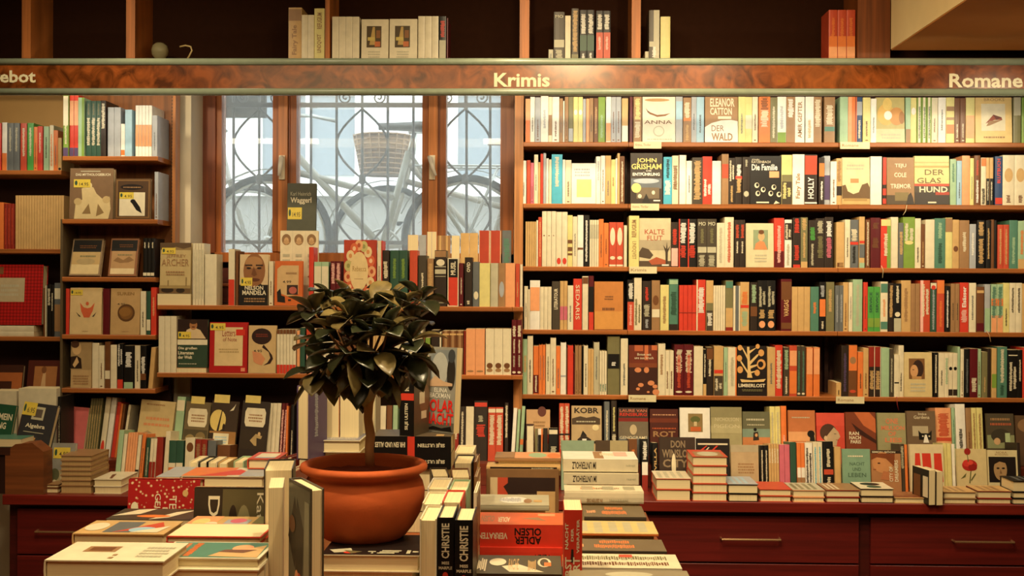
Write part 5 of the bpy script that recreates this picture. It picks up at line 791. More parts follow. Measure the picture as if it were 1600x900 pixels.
pile(1345, 1397, (764, 776), 787, 'D', pc, 'dark flat book', 'of two flat books with black blots on white cover, right counter', front=[('r', 0, 0, 1, 1, 'C'), ('e', .3, .5, .2, .3, 'K'), ('e', .7, .5, .18, .22, 'J')])
pile(1398.5, 1449, (778,), 787, 'T', pc, 'striped flat book', 'single thin book with red and cream striped cover before the upright pair', front=sum([[('r', .04 + k * .12, 0, .09 + k * .12, 1, 'r')] for k in range(8)], []))
pile(1474.5, 1526, (769, 779), 788, 'n', pc, 'tan flat book', 'of two tan flat books right of the upright pair', front=[('r', 0, 0, 1, 1, 'T'), ('x', .1, .2, .9, .8, 'n', 3)])
pile(1528, 1581, (767.5, 779), 789, 'r', pc, 'tan flat book', 'of two dark-edged flat books below the carnation cover', front=[('r', 0, 0, 1, 1, 'T'), ('x', .1, .2, .9, .8, 'n', 3)])
pile(1583, 1640, (752, 769, 779), 790, 'K', pc, 'black flat book', 'book of three stacked at the right end of the counter', front=[('x', .1, .2, .9, .8, 'S', 3)])
upright(1451, 1462, 735, 4.28, CZ, 'f', 'K', pc, 'upright black book', 'left upright book of the pair with black cover on the counter edge', rot=.2, W=.12, hard=False, back=[('r', .1, .1, .5, .8, 'N'), ('r', .65, .2, .95, .8, 'C')], front=[('r', .1, .1, .5, .8, 'N'), ('r', .65, .2, .95, .8, 'C')])
upright(1463, 1474, 737, 4.277, CZ, 'f', 'D', pc, 'upright dark book', 'right upright book of the pair on the counter edge', rot=.2, W=.12, hard=False)
# left display
pl, pq = 'the left display\'s back row', 'the left display\'s front row'
S1Yl = 4.5
fwd('darkleft', -12, 30, 572, 4.74, FZ[2] - .36, .2, pl, area=1200)
fwd('baroque', 36, 92, 565, 4.72, FZ[2] - .36, .2, pl, area=2600)
upright(-15, 26, 611, 4.66, S2Z, 's', 'C', pl, 'thick cream box', 'thick cream box behind the dark green cover', W=.1, area=600, hard=False)
upright(29, 88, 607, 4.61, S2Z, 's', 'C', pl, 'thick cream box', 'thick cream box behind the Algebra book', W=.1, area=1200, hard=False)
fwd('bildung', -42, 10, 630, 4.42, CZ + .12, .2, pq, area=1200, lean=.1)
fwd('algebra', 17, 70, 631, 4.40, CZ + .11, .25, pq, area=3400, lean=.13)
upright(90, 95, 620, 4.52, CZ, 's', 'K', pl, 'dark spine', 'slim black spine leaning beside the pink cover', rot=0, W=.13, spine=[('xu', .3, .4, .7, .9, 'C')], area=300)
fwd('pinkface', 97, 127, 636, S2Y, S2Z - .04, .15, pl, area=1700, lean=.08)
rowA('''128 147 624 L*5 .06;x:.1:.9:T;n:thin olive|150 158 622 C .08;e:.3:.1:R;n:white red-spotted|159 167 623 W .08;n:leaning white|168 174 630 R .08;n:leaning red|174.5 178 632 O .08|178.5 182 633 N .08|184 188 634 C .1|412 432 632 C*3 .03;n:leaning cream|433 443 632 M*2 .03;X:.1:.9:p;n:dark patterned|444 447 636 O|450 456 634 K''', S2Y, S2Z - .05, pl)
fwd('darkpic', 190, 200, 640, S2Y + .05, S2Z, .12, pl, area=300)
fwd('hills', 207, 262, 625, S2Y, S2Z - .04, .15, pl, area=2800, lean=.08, lift=.28)
rowA('''264 277 622 g .06;b:.8:.95:C;n:mint green''', S2Y - .02, S2Z - .04, pl)
fwd('labelA', 280, 320, 628, S2Y - .01, S2Z - .04, .15, pl, area=2300, lean=.06, lift=.28)
fwd('moon', 322, 364, 627, S2Y - .02, S2Z - .04, .15, pl, area=2700, lean=.05, lift=.28)
fwd('labelB', 369, 412, 627, S2Y - .02, S2Z - .04, .15, pl, area=2900, lean=.06, lift=.28)
rowA('''176 184 674 g .05;n:sage green|184.5 190 680 C .05;b:.0:.12:R|190.5 206 678 o*4 .05;n:thin peach|206.5 212 682 C .05;b:.1:.3:K|213.5 219 680 O .05|222 228 686 J .03;x:.2:.8:q|229 239 687 C*2 .03;b:0:.5:r;n:white red-footed|239.5 250 685 r;n:dark red|251.5 259 676 C .03;n:tall cream|260 283 690 J*2;b:0:.4:O;b:.4:.5:C;n:dark green and orange|285 300 686 C;e:.8:.1:N;n:cream dark-topped|301.5 320 688 r*2;X:.1:.9:n;n:brick red|321 334 690 S;n:grey|336 356 697 N;n:brown''', S1Yl + .02, CZ, pq)
rowA('''645 658 640 S|''' , S2Y, S2Z, 'the centre display')
rowA('''480 496 650 C*2;z|498 540 655 T*5;z|545 590 648 C*4;z|592 601 636 C;n:cream|602 611 635 N;n:brown|612 619.5 635 g|625 640 640 C*2''', S2Y, S2Z, 'the centre display')
# small grey cover, flat books and the pile on the left counter
fwd('greysmall', 71, 113, 694, 4.42, CZ, .2, pc.replace('counter', 'left counter'), area=1700)
pk = 'the left counter'
pile(5, 91, (757, 762), 767.5, 'N', pk, 'flat dark book', 'of two thin flat books beside the wooden stand', Y=4.34, front=[('r', 0, 0, 1, 1, 'n'), ('e', .5, .5, .3, .3, 'C'), ('r', .2, .3, .6, .6, 'r')])
pile(94, 143, (712, 720, 728, 735.5, 743, 751, 759), 767.5, 'n', pk, 'brown flat book', 'book in the pile of seven on the left counter', Y=4.34, paper='b89a6c')
pile(146, 190, (749, 760), 767.5, 'C', pk, 'flat white book', 'of two flat white books right of the pile of seven', Y=4.34, front=[('r', 0, 0, 1, 1, 'C'), ('p', [(.3, .4), (.9, .6), (.9, .5), (.4, .3)], 'N')])
# wooden stand on the left counter
ws = empty('book_stand', T_(0, 0, 0)); tag(ws, 'brown wooden stand with sloping end at the left edge, flat book on top', 'stand')
Yw = 4.2
p = [at(a, c, Yw + .11) for a, c in ((8, 757), (8, 706), (24, 694), (50, 692), (68, 706), (68, 757))]
m = MB(); n = len(p); vs = [(q.x, Yw + .11, q.z) for q in p] + [(q.x, Yw + .19, q.z) for q in p]
zmin = CZ; vs = [(x, y, max(z, zmin + .0) if i % n not in (0, n - 1) else zmin) for i, (x, y, z) in enumerate(vs)]
m.add(vs, [tuple(range(n)), tuple(range(2 * n - 1, n - 1, -1))] + [(i, i + n, (i + 1) % n + n, (i + 1) % n) for i in range(n)], mat('7a4420', .5, 'wood')); m.build('side_board', ws)
q = at(-60, 690, Yw); m = MB(); m.box(q.x, p[1].x + .02, Yw + .108, Yw + .2, p[1].z - .012, p[1].z + .018, mat('3a1c10', .5, 'wood')); 
m.box(q.x, p[1].x, Yw + .12, Yw + .19, CZ, p[1].z - .013, mat('2a120c', .5)); m.build('ledge', ws)
slab(-30, 33, 680, 686, 697, Yw + .115, 't', 'E', pk, 'flat teal book', 'teal-covered book lying flat on the wooden stand', base=p[1].z + .0185, dmax=.16)
# ---------------------------------------------------------------- the table: piles and standing books
tpl = 'the table'
def zat(py, Y, px=600): return Z_(py, Y, px)
def under(x0, x1, Y, depth, ztop, n, short, col='C', rot=0, lab=None, mode='f'):
    """books below a visible one, down to the table"""
    h = (ztop - TZB) / n
    for i in range(n):
        X0, X1 = X_(x0, Y), X_(x1, Y); zc = TZB + h * (i + .5); M = cols((0, 0, 1), (0, -1, 0), (1, 0, 0), (X0 + .004 * i, Y + depth, zc))
        add_book(M, depth - .004, X1 - X0 - .01, h - .0004, col, area=30 if lab is None else 1500, place=tpl, order=x0, short=short, label=lab or 'x', hard=False)
def S(*a, fill=1, n=1, flab=None, **k):
    r = slab(*a, **k)
    if fill and r[5] - TZB > .012:
        x0, x1 = a[0], a[1]; under(x0, x1, r[2] + .003, min(r[3] - r[2], .2), r[5] - .0003, n, 'hidden', a[7])
    return r
# left corner piles
S(68, 256, 854, 876, 908, 1.98, 't', 'C', tpl, 'big cream book', 'large cream-covered book lying at the front left corner of the table', front=[('r', .2, .45, .48, .75, 'n'), ('r', .24, .5, .44, .7, 'N'), ('x', .5, .1, .56, .4, 'n', 2), ('x', .7, .2, .95, .8, 'q', 4)], hard=True)
S(112, 256, 820, 834, 853, 2.27, 't', 'T', tpl, 'colourful flat book', 'thick flat book with red, blue and cream patterned cover, left corner pile', front=[('r', .3, .1, .6, .9, 'S'), ('p', [(.4, .1), (.8, .9), (.9, .5)], 'H'), ('e', .7, .3, .15, .2, 'b'), ('e', .15, .5, .12, .3, 'C'), ('p', [(.6, .1), (.95, .6), (.9, .1)], 'C')], hard=True)
S(165, 298, 797, 812, 824, 2.52, 't', 'D', tpl, 'black and white flat book', 'flat book with black, white and orange swirl cover below the red ornamental one', front=[('r', 0, 0, 1, 1, 'F'), ('p', [(0, .3), (.2, .9), (.4, 1), (.3, .5)], 'C'), ('p', [(.5, 0), (.7, .7), (.9, .9), (.7, .2)], 'C'), ('e', .5, .3, .2, .12, 'O')], dmax=.12)
S(282, 411, 809, 825, 832, 2.33, 't', 'T', tpl, 'speckled flat book', 'thin flat book with orange, lilac and cream speckled cover', front=[('r', .0, 0, .35, 1, 'o'), ('e', .15, .5, .1, .3, 'Y'), ('e', .3, .3, .08, .2, 'C'), ('r', .45, .1, .75, .7, 's'), ('e', .6, .6, .1, .2, 'P'), ('r', .8, 0, 1, 1, 'L')], dmax=.115)
r8 = S(237, 405, 852, 872, 888, 2.07, 't', 'C', tpl, 'teal picture book', 'flat book with teal cover and pale figure, uppermost of front pile', front=[('r', .03, .04, .97, .96, 'E'), ('xu', .14, .1, .22, .9, 'O'), ('xu', .25, .1, .33, .9, 'O'), ('p', [(.5, .1), (.6, .5), (.75, .5), (.95, .8), (.97, .04)], 'T'), ('e', .75, .6, .1, .2, 'o'), ('p', [(.55, .35), (.8, .3), (.9, .5), (.6, .5)], 'N')], hard=True, fill=0)
slab(234, 404, 889, 889.5, 912, 2.06, 't', 'C', tpl, 'cream flat book', 'second book of the front pile, under the teal picture cover', base=TZB + .03, dmax=.2, hard=True, area=1800)
under(236, 404, 2.07, .19, TZB + .0298, 1, 'hidden')
slab(260, 408, 830, 847.5, 851.5, 2.235, 't', 'R', tpl, 'white-topped red book', 'flat book with white cover and red edges behind the teal picture book', base=r8[4] - .0, dmax=.12, front=[('r', 0.01, 0.01, .95, .99, 'W'), ('x', .3, .4, .7, .5, 'p', 1)], hard=True, area=3000)
under(262, 404, 2.25, .1, r8[4] - .001, 2, 'hidden')
# two covers turned sideways facing the viewer
def side_cover(x0, x1, yt, Y, zb, col, front, short, label, T=.035, tilt=.12, spinetop=(), kind='plain', paper=PAPER):
    """book standing on its long edge: height runs across the picture, spine on top"""
    X0, X1 = X_(x0, Y, yt), X_(x1, Y, yt); H = X1 - X0; W = (Z_(yt, Y, (x0 + x1) / 2) - zb) / math.cos(tilt)
    # local x -> -Y (front to viewer), local y (spine to fore-edge) -> -Z, local z -> +X... right-handed
    M = T_(X0, Y + T / 2 + .01, zb + W) @ cols((0, -1, 0), (0, 0, -1), (1, 0, 0), (0, 0, 0))
    piv = T_(0, Y, zb); M = piv @ Rx(-tilt) @ piv.inverted() @ M
    M = T_(0, 0, T * math.sin(tilt)) @ M
    add_book(M, W, H, T, col, spine=spinetop, front=front, area=(x1 - x0) * 46, place=tpl, order=x0, short=short, label=label, hard=True, kind=kind, paper=paper)
side_cover(195, 308, 753, 2.66, TZB + .035, 'a01c1c', [('t', 'TEE BEI', .3, .58, .95, .68, 'C'), ('t', 'DIE', .5, .49, .8, .56, 'C'), ('t', 'GEISTER', .26, .38, .92, .46, 'C'), ('e', .5, .1, .09, .05, 'C'), ('e', .7, .18, .06, .04, 'C'), ('e', .25, .8, .06, .04, 'T'), ('e', .6, .9, .08, .05, 'N')], 'red ornamental cover', 'red ornamental book turned sideways showing TEE and GEIST lettering', spinetop=[('r', 0, 0, 1, 1, 'H'), ('xu', .3, .5, .7, .6, 'C')], kind='flowers')
under(198, 300, 2.66, .1, TZB + .0345, 1, 'hidden')
side_cover(297, 410, 768, 2.45, TZB, '33291f', [('r', .02, .4, .98, .98, '5c5438'), ('e', .5, .7, .3, .1, '8a8460'), ('e', .4, .55, .2, .06, 'D'), ('t', 'Deb', .1, .2, .72, .36, 'C'), ('x', .4, .04, .8, .18, 'C', 1), ('t', 'Katharina', .06, .88, .96, .97, 'C'), ('x', .3, .72, .9, .84, 'C', 1)], 'dark sideways cover', 'dark book turned sideways with large pale serif letters beside the red one', spinetop=[('r', 0, 0, 1, 1, 'n'), ('tu', 'Claire', .2, .36, .8, .56, 'C'), ('tu', 'Halen', .2, .68, .8, .88, 'C')])
# behind them
S(283, 411, 735, 744, 762, 2.88, 't', 'C', tpl, 'red-topped flat book', 'large flat book with red and lilac cover behind the dark sideways one', front=[('r', 0, 0, .55, 1, 'O'), ('p', [(.2, 0), (.6, .8), (.9, .2)], 'R'), ('r', .7, 0, 1, 1, 's')], hard=True, n=3)
S(243, 281, 732, 745, 753, 2.90, 't', 's', tpl, 'grey flat book', 'grey and white topped flat book at the back left of the table', n=2, dmax=.16)
zz = zat(733.5, 3.04, 340)
tb2 = [(296, 309, 721), (311, 324, 721.5), (326, 339, 722), (341, 356, 723), (365, 381, 721)]
for i, (a, c, y) in enumerate(tb2):
    upright(a, c, y, 3.06, TZB, 'f', ('C', 'K', 'C', 'T', 'g')[i], tpl, 'small block book', ('leftmost', 'second from left, black-topped', 'third from left', 'fourth from left', 'rightmost, apart from the rest,')[i] + ' of five small upright books, back of table', W=.1, area=500)
S(386, 434, 697, 717, 733, 2.98, 't', 'H', tpl, 'orange flat book', 'red-orange flat book with white patch, back of the table', front=[('r', .2, .1, .85, .8, 'C'), ('r', .2, .1, .85, .25, 's')], n=4, hard=True, dmax=.12)
for i, (a, c, y, Y, rt) in enumerate(((436, 445, 716, 2.92, -.3), (447, 457, 714, 2.93, -.3), (440, 450, 738, 2.72, -.2), (452, 462, 737, 2.74, -.1))):
    upright(a, c, y, Y, TZB, 'f', ('r', 'r', 'C', 'r')[i], tpl, 'small upright book', ('dark red edged upright book beside orange flat one, rear left', 'dark red edged upright book, rear right of the pair', 'white-topped upright book behind the thick fore-edge, left', 'white-topped upright book behind the thick fore-edge, right')[i], rot=rt, W=.11, area=400)
upright(413, 457, 733, 2.36, TZB, 'f', 'D', tpl, 'thick upright book', 'very thick upright book showing its pages, left of the pot', W=.14, area=6000, rot=.17)
upright(420, 442, 762, 2.14, TZB, 'f', 'C', tpl, 'upright paperback', 'upright cream paperback showing its pages in front of the thick one', W=.115, area=3300, hard=False, rot=.2)
upright(485.5, 507, 764, 2.03, TZB, 'f', 'F', tpl, 'turned upright book', 'upright book turned to show dark painterly cover, left of the pot', W=.135, area=6000, rot=.52, hard=True,
        front=[('r', .02, .02, .98, .98, '5c5c4c'), ('p', [(.0, .6), (.3, .9), (.5, .7), (.3, .4)], 'K'), ('p', [(.3, .1), (.4, .9), (.7, .7), (.6, .1)], '1c1814'), ('e', .5, .25, .2, .14, 'H'), ('e', .4, .3, .1, .1, 'o'), ('p', [(.7, .2), (.75, .9), (.95, .9), (.95, .2)], '8a8c74'), ('e', .2, .7, .14, .06, 'N')],
        back=[('r', .02, .02, .98, .98, '5c5c4c'), ('p', [(.0, .6), (.3, .9), (.5, .7), (.3, .4)], 'K'), ('p', [(.3, .1), (.4, .9), (.7, .7), (.6, .1)], '1c1814'), ('e', .5, .25, .2, .14, 'H'), ('e', .4, .3, .1, .1, 'o'), ('p', [(.7, .2), (.75, .9), (.95, .9), (.95, .2)], '8a8c74')])
# book under the pot
POTY = 2.43
rp = slab(502, 655, 838, 867, 894, 2.26, 's', 'C', tpl, 'book under the pot', 'cream-paged book with black picture cover lying under the terracotta pot', base=None, dmax=.26, hard=True, area=5000,
     front=[('r', .0, .0, 1, 1, 'K'), ('e', .3, .8, .14, .08, 'R'), ('e', .3, .86, .12, .06, 'C'), ('r', .1, .3, .2, .5, 'q'), ('r', .25, .2, .35, .5, 'q'), ('r', .15, .08, .4, .18, 'q'), ('r', .45, .2, .6, .6, 'q')])
BOOKS[-1]['M'] = cols((0, 0, 1), (0, -1, 0), (1, 0, 0), (rp[0], rp[3], (rp[4] + rp[5]) / 2))
BOOKS[-1]['front'] = [('r', .0, .0, 1, 1, '1a1210'), ('p', [(.78, .05), (.92, .12), (.86, .3), (.7, .26)], 'q'), ('e', .9, .28, .05, .07, 'R'), ('p', [(.8, .2), (.96, .3), (.86, .4)], '6a6040'), ('r', .84, .46, .88, .54, 'q'), ('r', .9, .5, .95, .52, 'q'), ('r', .8, .6, .84, .8, 'q'), ('r', .86, .58, .9, .78, 'q'), ('r', .92, .56, .96, .74, 'q'), ('r', .8, .86, .96, .9, 'q'), ('r', .84, .92, .9, .98, 'q')]
under(504, 654, 2.262, .24, rp[5] - .0003, 1, 'lower book', 'o')
BOOKS[-1].update(area=600, short='peach book', label='thin peach book between the table and the book under the pot')
# behind the pot
zs = zat(706, 2.93, 520)
r9 = slab(479, 563, 670, 688, 706, 2.93, 's', 'C', tpl, 'blue-topped flat book', 'flat book with blue and white lettered cover behind the pot', dmax=.14, hard=True, area=2500, base=zat(707, 2.93, 520))
BOOKS[-1]['M'] = cols((0, 0, 1), (0, -1, 0), (1, 0, 0), (r9[0], r9[3], (r9[4] + r9[5]) / 2)); BOOKS[-1]['front'] = [('r', .02, .02, .98, .98, '7a7c90'), ('xu', .6, .1, .8, .9, 'C'), ('x', .72, .1, .94, .9, 'C', 2)]
BOOKS[-1]['front'] = [('r', .02, .02, .98, .98, '7a7c90'), ('xu', .6, .1, .72, .9, 'C'), ('xu', .8, .1, .9, .9, 'C')]
under(481, 562, 2.935, .13, r9[5] - .0004, 4, 'hidden')
upright(463, 484, 603, 2.86, zat(719, 2.86, 470) , 'f', 'V', tpl, 'tall upright book', 'upright book with purple cover turned slightly, left behind the pot', rot=-.30, W=.10, area=4000, front=[('xu', .4, .2, .6, .9, 's')], back=[('xu', .3, .3, .5, .9, 's')])
under(461, 497, 2.86, .12, zat(719, 2.86, 470) - .0004, 4, 'hidden')
for i, (a, c, y, Y, col) in enumerate(((498, 530, 585, 3.10, 'C'), (532, 561, 578, 3.1, 'C'), (565, 587, 586, 2.95, 'C'))):
    zb = r9[4] + .0003 if i < 2 else TZB
    Yy = r9[2] + .055 if i < 2 else 3.09
    upright(a, c, y, Yy, zb, 'f', ('o', 'C', 'q')[i], tpl, 'upright pale book', ('left of the pair of upright pale books on the blue-topped one', 'right of the pair of upright pale books on the blue-topped one', 'tall pale upright book directly behind the plant stem')[i], W=.07 if i < 2 else .1, area=2600, hard=i == 2)
# black stack with red bands
RED = 'd02a22'
bsp = lambda: [('r', 0, 0, 1, 1, 'K'), ('r', 0, .46, 1, .55, 'R'), ('tu', 'SILJE ULSTEIN', .36, .08, .64, .42, 'C'), ('tu', 'IHR EIN UND ALLES', .34, .58, .66, .96, 'C')]
ys = [(682, 708), (708, 733)]
yk = 2.9; k0 = None
for i, (a, c) in enumerate(ys):
    r = slab(581, 705, a - 12, a, c, yk, 's', 'K', tpl, 'black flat book', ('upper', 'lower')[i] + ' black flat thriller with red band and white spine title, behind the pot', spine=bsp(), dmax=.135, hard=False, area=(3600, 1600)[i], front=[('r', 0, 0, 1, 1, '5a5040'), ('r', .1, .1, .3, .2, 'T')] if i == 0 else ())
    if i == 0: k0 = r
under(583, 704, yk + .003, .13, zat(733, yk, 640) - .0005, 3, 'hidden', 'K')
upright(624, 648, 560, yk + .005, k0[4] + .0002, 's', 'K', tpl, 'upright black book', 'upright black thriller with red band on the flat black pair', rot=-.30, W=.115, spine=bsp(), hard=False, area=3500,
        front=[('r', .0, .0, 1, 1, '5a4c38'), ('tu', 'SILJE', .3, .68, .5, .82, 'C'), ('e', .6, .45, .3, .2, '7a5c40'), ('r', .3, .4, .6, .55, 'C'), ('r', .4, .2, .7, .3, 'C')])
fc = FACES['polar']; Hp = zat(543, yk + .09, 688) - k0[4]
add_book(face_M(X_(664, yk + .11), yk + .104, k0[4] + .0002, .024, .06, -.62), .103, Hp, .024, fc['col'], front=fc['ops'], area=6000, place=tpl, order=664, short=fc['short'], label=fc['label'], hard=False)
# receding row of standing books to the right of the pot, tops at one height
TT = 1.175
def rec(x0, x1, yf, mode, col, lab, rot=0, zt=TT, W=.125, spine=(), front=(), hard=True, area=700, short='standing book'):
    Yf = depth_of(yf, zt); upright(x0, x1, yf, Yf, TZB, mode, col, tpl, short, lab, rot=rot, W=W, spine=spine, front=front, hard=hard, area=area)
chs = [('r', 0, 0, 1, 1, 'K'), ('tu', 'CHRISTIE', .26, .67, .74, .955, 'C'), ('tb', 'MISS', .28, .62, .74, .645, 'C'), ('tb', 'MARPLE', .1, .58, .92, .605, 'C'), ('e', .5, .53, .17, .03, 'R'), ('x', .35, .4, .65, .48, 'q', 2)]
rec(711, 739, 813, 's', 'K', 'front right black crime novel with large spine lettering and red rose', spine=chs, area=6000, short='black crime novel')
rec(683.5, 709, 809, 's', 'K', 'front left black crime novel with large spine lettering and red rose', spine=chs, area=6000, short='black crime novel')
rec(656, 682, 811, 'f', 'C', 'standing book showing its pages, left of the two black crime novels', area=5200)
rec(660, 690, 786, 'f', 'C', 'standing white-topped book, second behind the page-showing one', area=900, W=.12)
rec(691, 721, 783, 'f', 'R', 'standing red-edged book directly behind the two black novels', area=700, W=.12)
rec(668, 700, 762, 'f', 'W', 'standing white-topped book, third in the receding row beside the pot', area=900, W=.12)
rec(702, 730, 765, 'f', 'g', 'standing book with pale green fore-edge, third in the receding row', area=1300, W=.12, short='pale green standing book')
rec(675, 702, 742, 'f', 'D', 'standing dark-covered book with slanted white top beside the pot', area=700, rot=.15, W=.1)
rec(706, 735, 744, 'f', 'N', 'standing brown-covered book, fourth in the receding row', area=800, rot=.1, W=.11)
rec(709, 738, 722, 'f', 'D', 'standing book with dark band under its white top, fifth in row', area=1200, W=.12)
rec(711, 740, 706, 'f', 'C', 'rearmost standing book of the receding row beside the pot', area=700, W=.12)
for i, (a, c, y) in enumerate(((740, 745, 722), (741, 746, 745), (740, 745, 770))):
    rec(a, c, y, 's', ('N', 'n', 'C')[i], ('slim brown', 'slim tan', 'slim cream')[i] + ' standing book with mottled cover, right side of receding row', area=500, W=.13, front=[('r', .05, .05, .95, .95, ('T', 'C', 'N')[i]), ('e', .4, .6, .3, .2, 'N'), ('e', .6, .3, .2, .15, 'C'), ('p', [(.1, .1), (.5, .5), (.3, .9)], 'n')])
# red and white piles, right of the black novels
ols = [('r', 0, 0, 1, 1, 'R'), ('tu', 'VERRATEN', .3, .6, .7, .94, 'C'), ('tu', 'ARLEN OLSEN', .2, .06, .8, .42, 'K'), ('tu', 'ARLEN', .1, .1, .5, .34, 'K')]
ols = [('r', 0, 0, 1, 1, 'c83624'), ('tu', 'VERRATEN', .36, .64, .64, .97, 'C'), ('tu', 'OLSEN', .52, .26, .86, .56, 'K'), ('tu', 'ADLER', .14, .26, .48, .56, 'K')]
ra = slab(743, 882, 799, 820, 855, 2.47, 's', 'c83624', tpl, 'red flat book', 'thick red flat novel with VERRATEN on its spine, uppermost', spine=ols, dmax=.13, area=7000, hard=False,
     front=[('r', .0, 0, 1, 1, 'd0602c'), ('tu', 'ADLER', .2, .62, .6, .76, 'C'), ('p', [(.3, .2), (.5, .5), (.6, .3)], 'n'), ('r', .7, .1, .9, .3, 'o'), ('tu', 'OLSEN', .2, .8, .7, .95, 'n')])
rb = slab(743, 884, 855, 856, 880, 2.46, 's', 'c83624', tpl, 'red flat book', 'second red flat novel below the VERRATEN one', spine=[('tu', 'OLSEN', .2, .16, .8, .34, 'K')], dmax=.13, base=TZB, area=1800, hard=False)
BOOKS[-2]['M'] = BOOKS[-2]['M'].copy(); 
ra_low = rb[4]
slab(741, 878, 868, 897, 915, 2.20, 's', 'F', tpl, 'dark patterned flat book', 'flat book with dark green and white RACHE cover at front edge', dmax=.15, area=4800, hard=False, base=TZB,
     front=[('r', 0, 0, 1, 1, '4c4834'), ('p', [(.1, .2), (.5, .5), (.4, .7), (.1, .6)], 'C'), ('td', 'RACHE', .2, .5, .8, .62, 'T'), ('xu', .15, .3, .8, .4, 'T'), ('e', .6, .2, .25, .08, 'C'), ('e', .6, .2, .2, .05, '4c4834'), ('r', .4, .12, .6, .2, 'O'), ('xu', .1, .88, .8, .98, 'C'), ('e', .6, .75, .2, .1, 'C')])
S(746, 858, 773, 790, 798, 2.72, 's', 'q', tpl, 'pale flat book', 'pale green-white flat book behind the red novels', n=2, dmax=.14, hard=False, front=[('r', 0, 0, 1, 1, 'q'), ('e', .5, .5, .3, .2, 'W'), ('xu', .3, .4, .7, .7, 's'), ('e', .4, .3, .2, .06, 'n'), ('r', .3, .1, .5, .22, 'T')])
Yq = 2.98; zq = TZB
fwd('framed', 759, 874, 734, Yq, zq, .1, tpl, area=6500, T=.03)
S(760, 876, 722, 729, 736, 3.05, 's', 'T', tpl, 'dark-spined flat book', 'dark-spined flat book just behind the framed portrait cover', n=3, dmax=.12, spine=[('r', .1, .05, .9, .95, 'D'), ('xu', .2, .1, .8, .4, 'q')])
BOOKS_i = len(BOOKS)
S(773, 876, 704, 716, 721, 3.09, 's', 'n', tpl, 'orange-topped flat book', 'flat book with blurred orange and pale cover, rear of the table', n=4, dmax=.11, front=[('r', 0, 0, 1, 1, 'o'), ('e', .5, .35, .4, .14, 'g'), ('e', .4, .1, .4, .1, 'O'), ('r', 0, .7, 1, 1, 'n')])
# white books and the overlapping row at the right
uh = [('r', 0, 0, 1, 1, 'C'), ('tu', 'IM UNTERHOLZ', .2, .56, .8, .88, 'D'), ('xu', .4, .04, .6, .16, 'q')]
u1 = slab(880, 997, 704, 718, 737, 2.85, 's', 'C', tpl, 'white flat book', 'upper white IM UNTERHOLZ book lying flat at the right', spine=uh, dmax=.14, area=3800, hard=False, front=[('r', 0, 0, .98, 1, 'W'), ('r', .1, .45, .95, .58, 'n'), ('xu', .4, .3, .8, .5, 'C'), ('r', .4, .12, .9, .3, 'p')])
u2 = slab(881, 998, 738, 740, 757, 2.84, 's', 'C', tpl, 'white flat book', 'lower white IM UNTERHOLZ book lying flat at the right', spine=uh, dmax=.14, area=2200, hard=False, base=None)
BOOKS[-1]['M'] = BOOKS[-1]['M']
under(883, 996, 2.845, .13, u2[5] - .0004, 3, 'hidden')
S(882, 1006, 757, 768, 787, 2.69, 's', 'C', tpl, 'cream flat book', 'cream flat book with IN ZEITEN on its rounded spine', dmax=.13, n=2, hard=True, spine=[('tu', 'IN ZEITEN DES', .1, .52, .4, .72, 'n'), ('xu', .2, .2, .4, .44, 'q')], front=[('r', .02, .02, .98, .98, 'C'), ('xu', .3, .3, .6, .8, 'n'), ('e', .5, .7, .2, .1, 'o'), ('x', .2, .1, .8, .9, 'q', 3)])
zf = [(913, 1010, 787, 808, 814, 2.55, 'F', 'dark flat book with orange lettering, first behind the red upright novel', 'ox'),
      (881, 1029, 809, 834, 837.5, 2.40, 'O', 'cream flat book with orange edge in the overlapping row', 'cx'),
      (881, 1042, 841, 861, 865, 2.26, 'F', 'dark flat book with orange lettering, second in the overlapping row', 'ox'),
      (886, 1066, 864, 888, 893, 2.11, 'C', 'white flat book with brush-stroke letters in the overlapping row', 'wx'),
      (890, 1080, 889, 905, 915, 1.985, 'F', 'grey flat book at the very front of the overlapping row', 'gx')]
for a, c, yb, yf, ybot, Y, col, lab, kd in zf:
    fr_ = {'ox': [('r', 0, 0, 1, 1, '6a5c44'), ('xu', .2, .3, .55, .7, 'O'), ('xu', .6, .34, .9, .64, 'O'), ('xu', .3, .8, .6, .95, 'o')],
           'cx': [('r', .0, 0, 1, 1, 'd0bc7c'), ('x', .1, .1, .9, .9, 'q', 5)],
           'wx': [('r', 0, 0, 1, 1, 'C'), ('xu', .15, .1, .45, .9, 'N'), ('xu', .55, .1, .85, .9, 'L'), ('r', .75, .4, .95, .52, 'H')],
           'gx': [('r', 0, 0, 1, 1, '8a8068'), ('e', .5, .5, .3, .2, 'q')]}[kd]
    S(a, c, yb, yf, ybot, Y, 's', col, tpl, 'flat book', lab, dmax=.128, front=fr_, n=2, hard=False)
upright(881.5, 910, 797, 2.04, TZB, 's', 'R', tpl, 'red upright book', 'red upright novel with NACHT DER VERRÄTER on its spine', W=.10, area=4200, hard=False, spine=[('r', 0, 0, 1, 1, 'c83624'), ('tu', 'NACHT', .06, .7, .24, .9, 'C'), ('tu', 'DER', .38, .76, .52, .86, 'C'), ('tu', 'VERRÄTER', .66, .67, .84, .93, 'C'), ('p', [(.36, .6), (.4, .7), (.52, .7), (.54, .6)], 'D'), ('tu', 'HORST', .06, .36, .42, .64, 'C'), ('tu', 'ECKERT', .5, .33, .88, .64, 'C')])
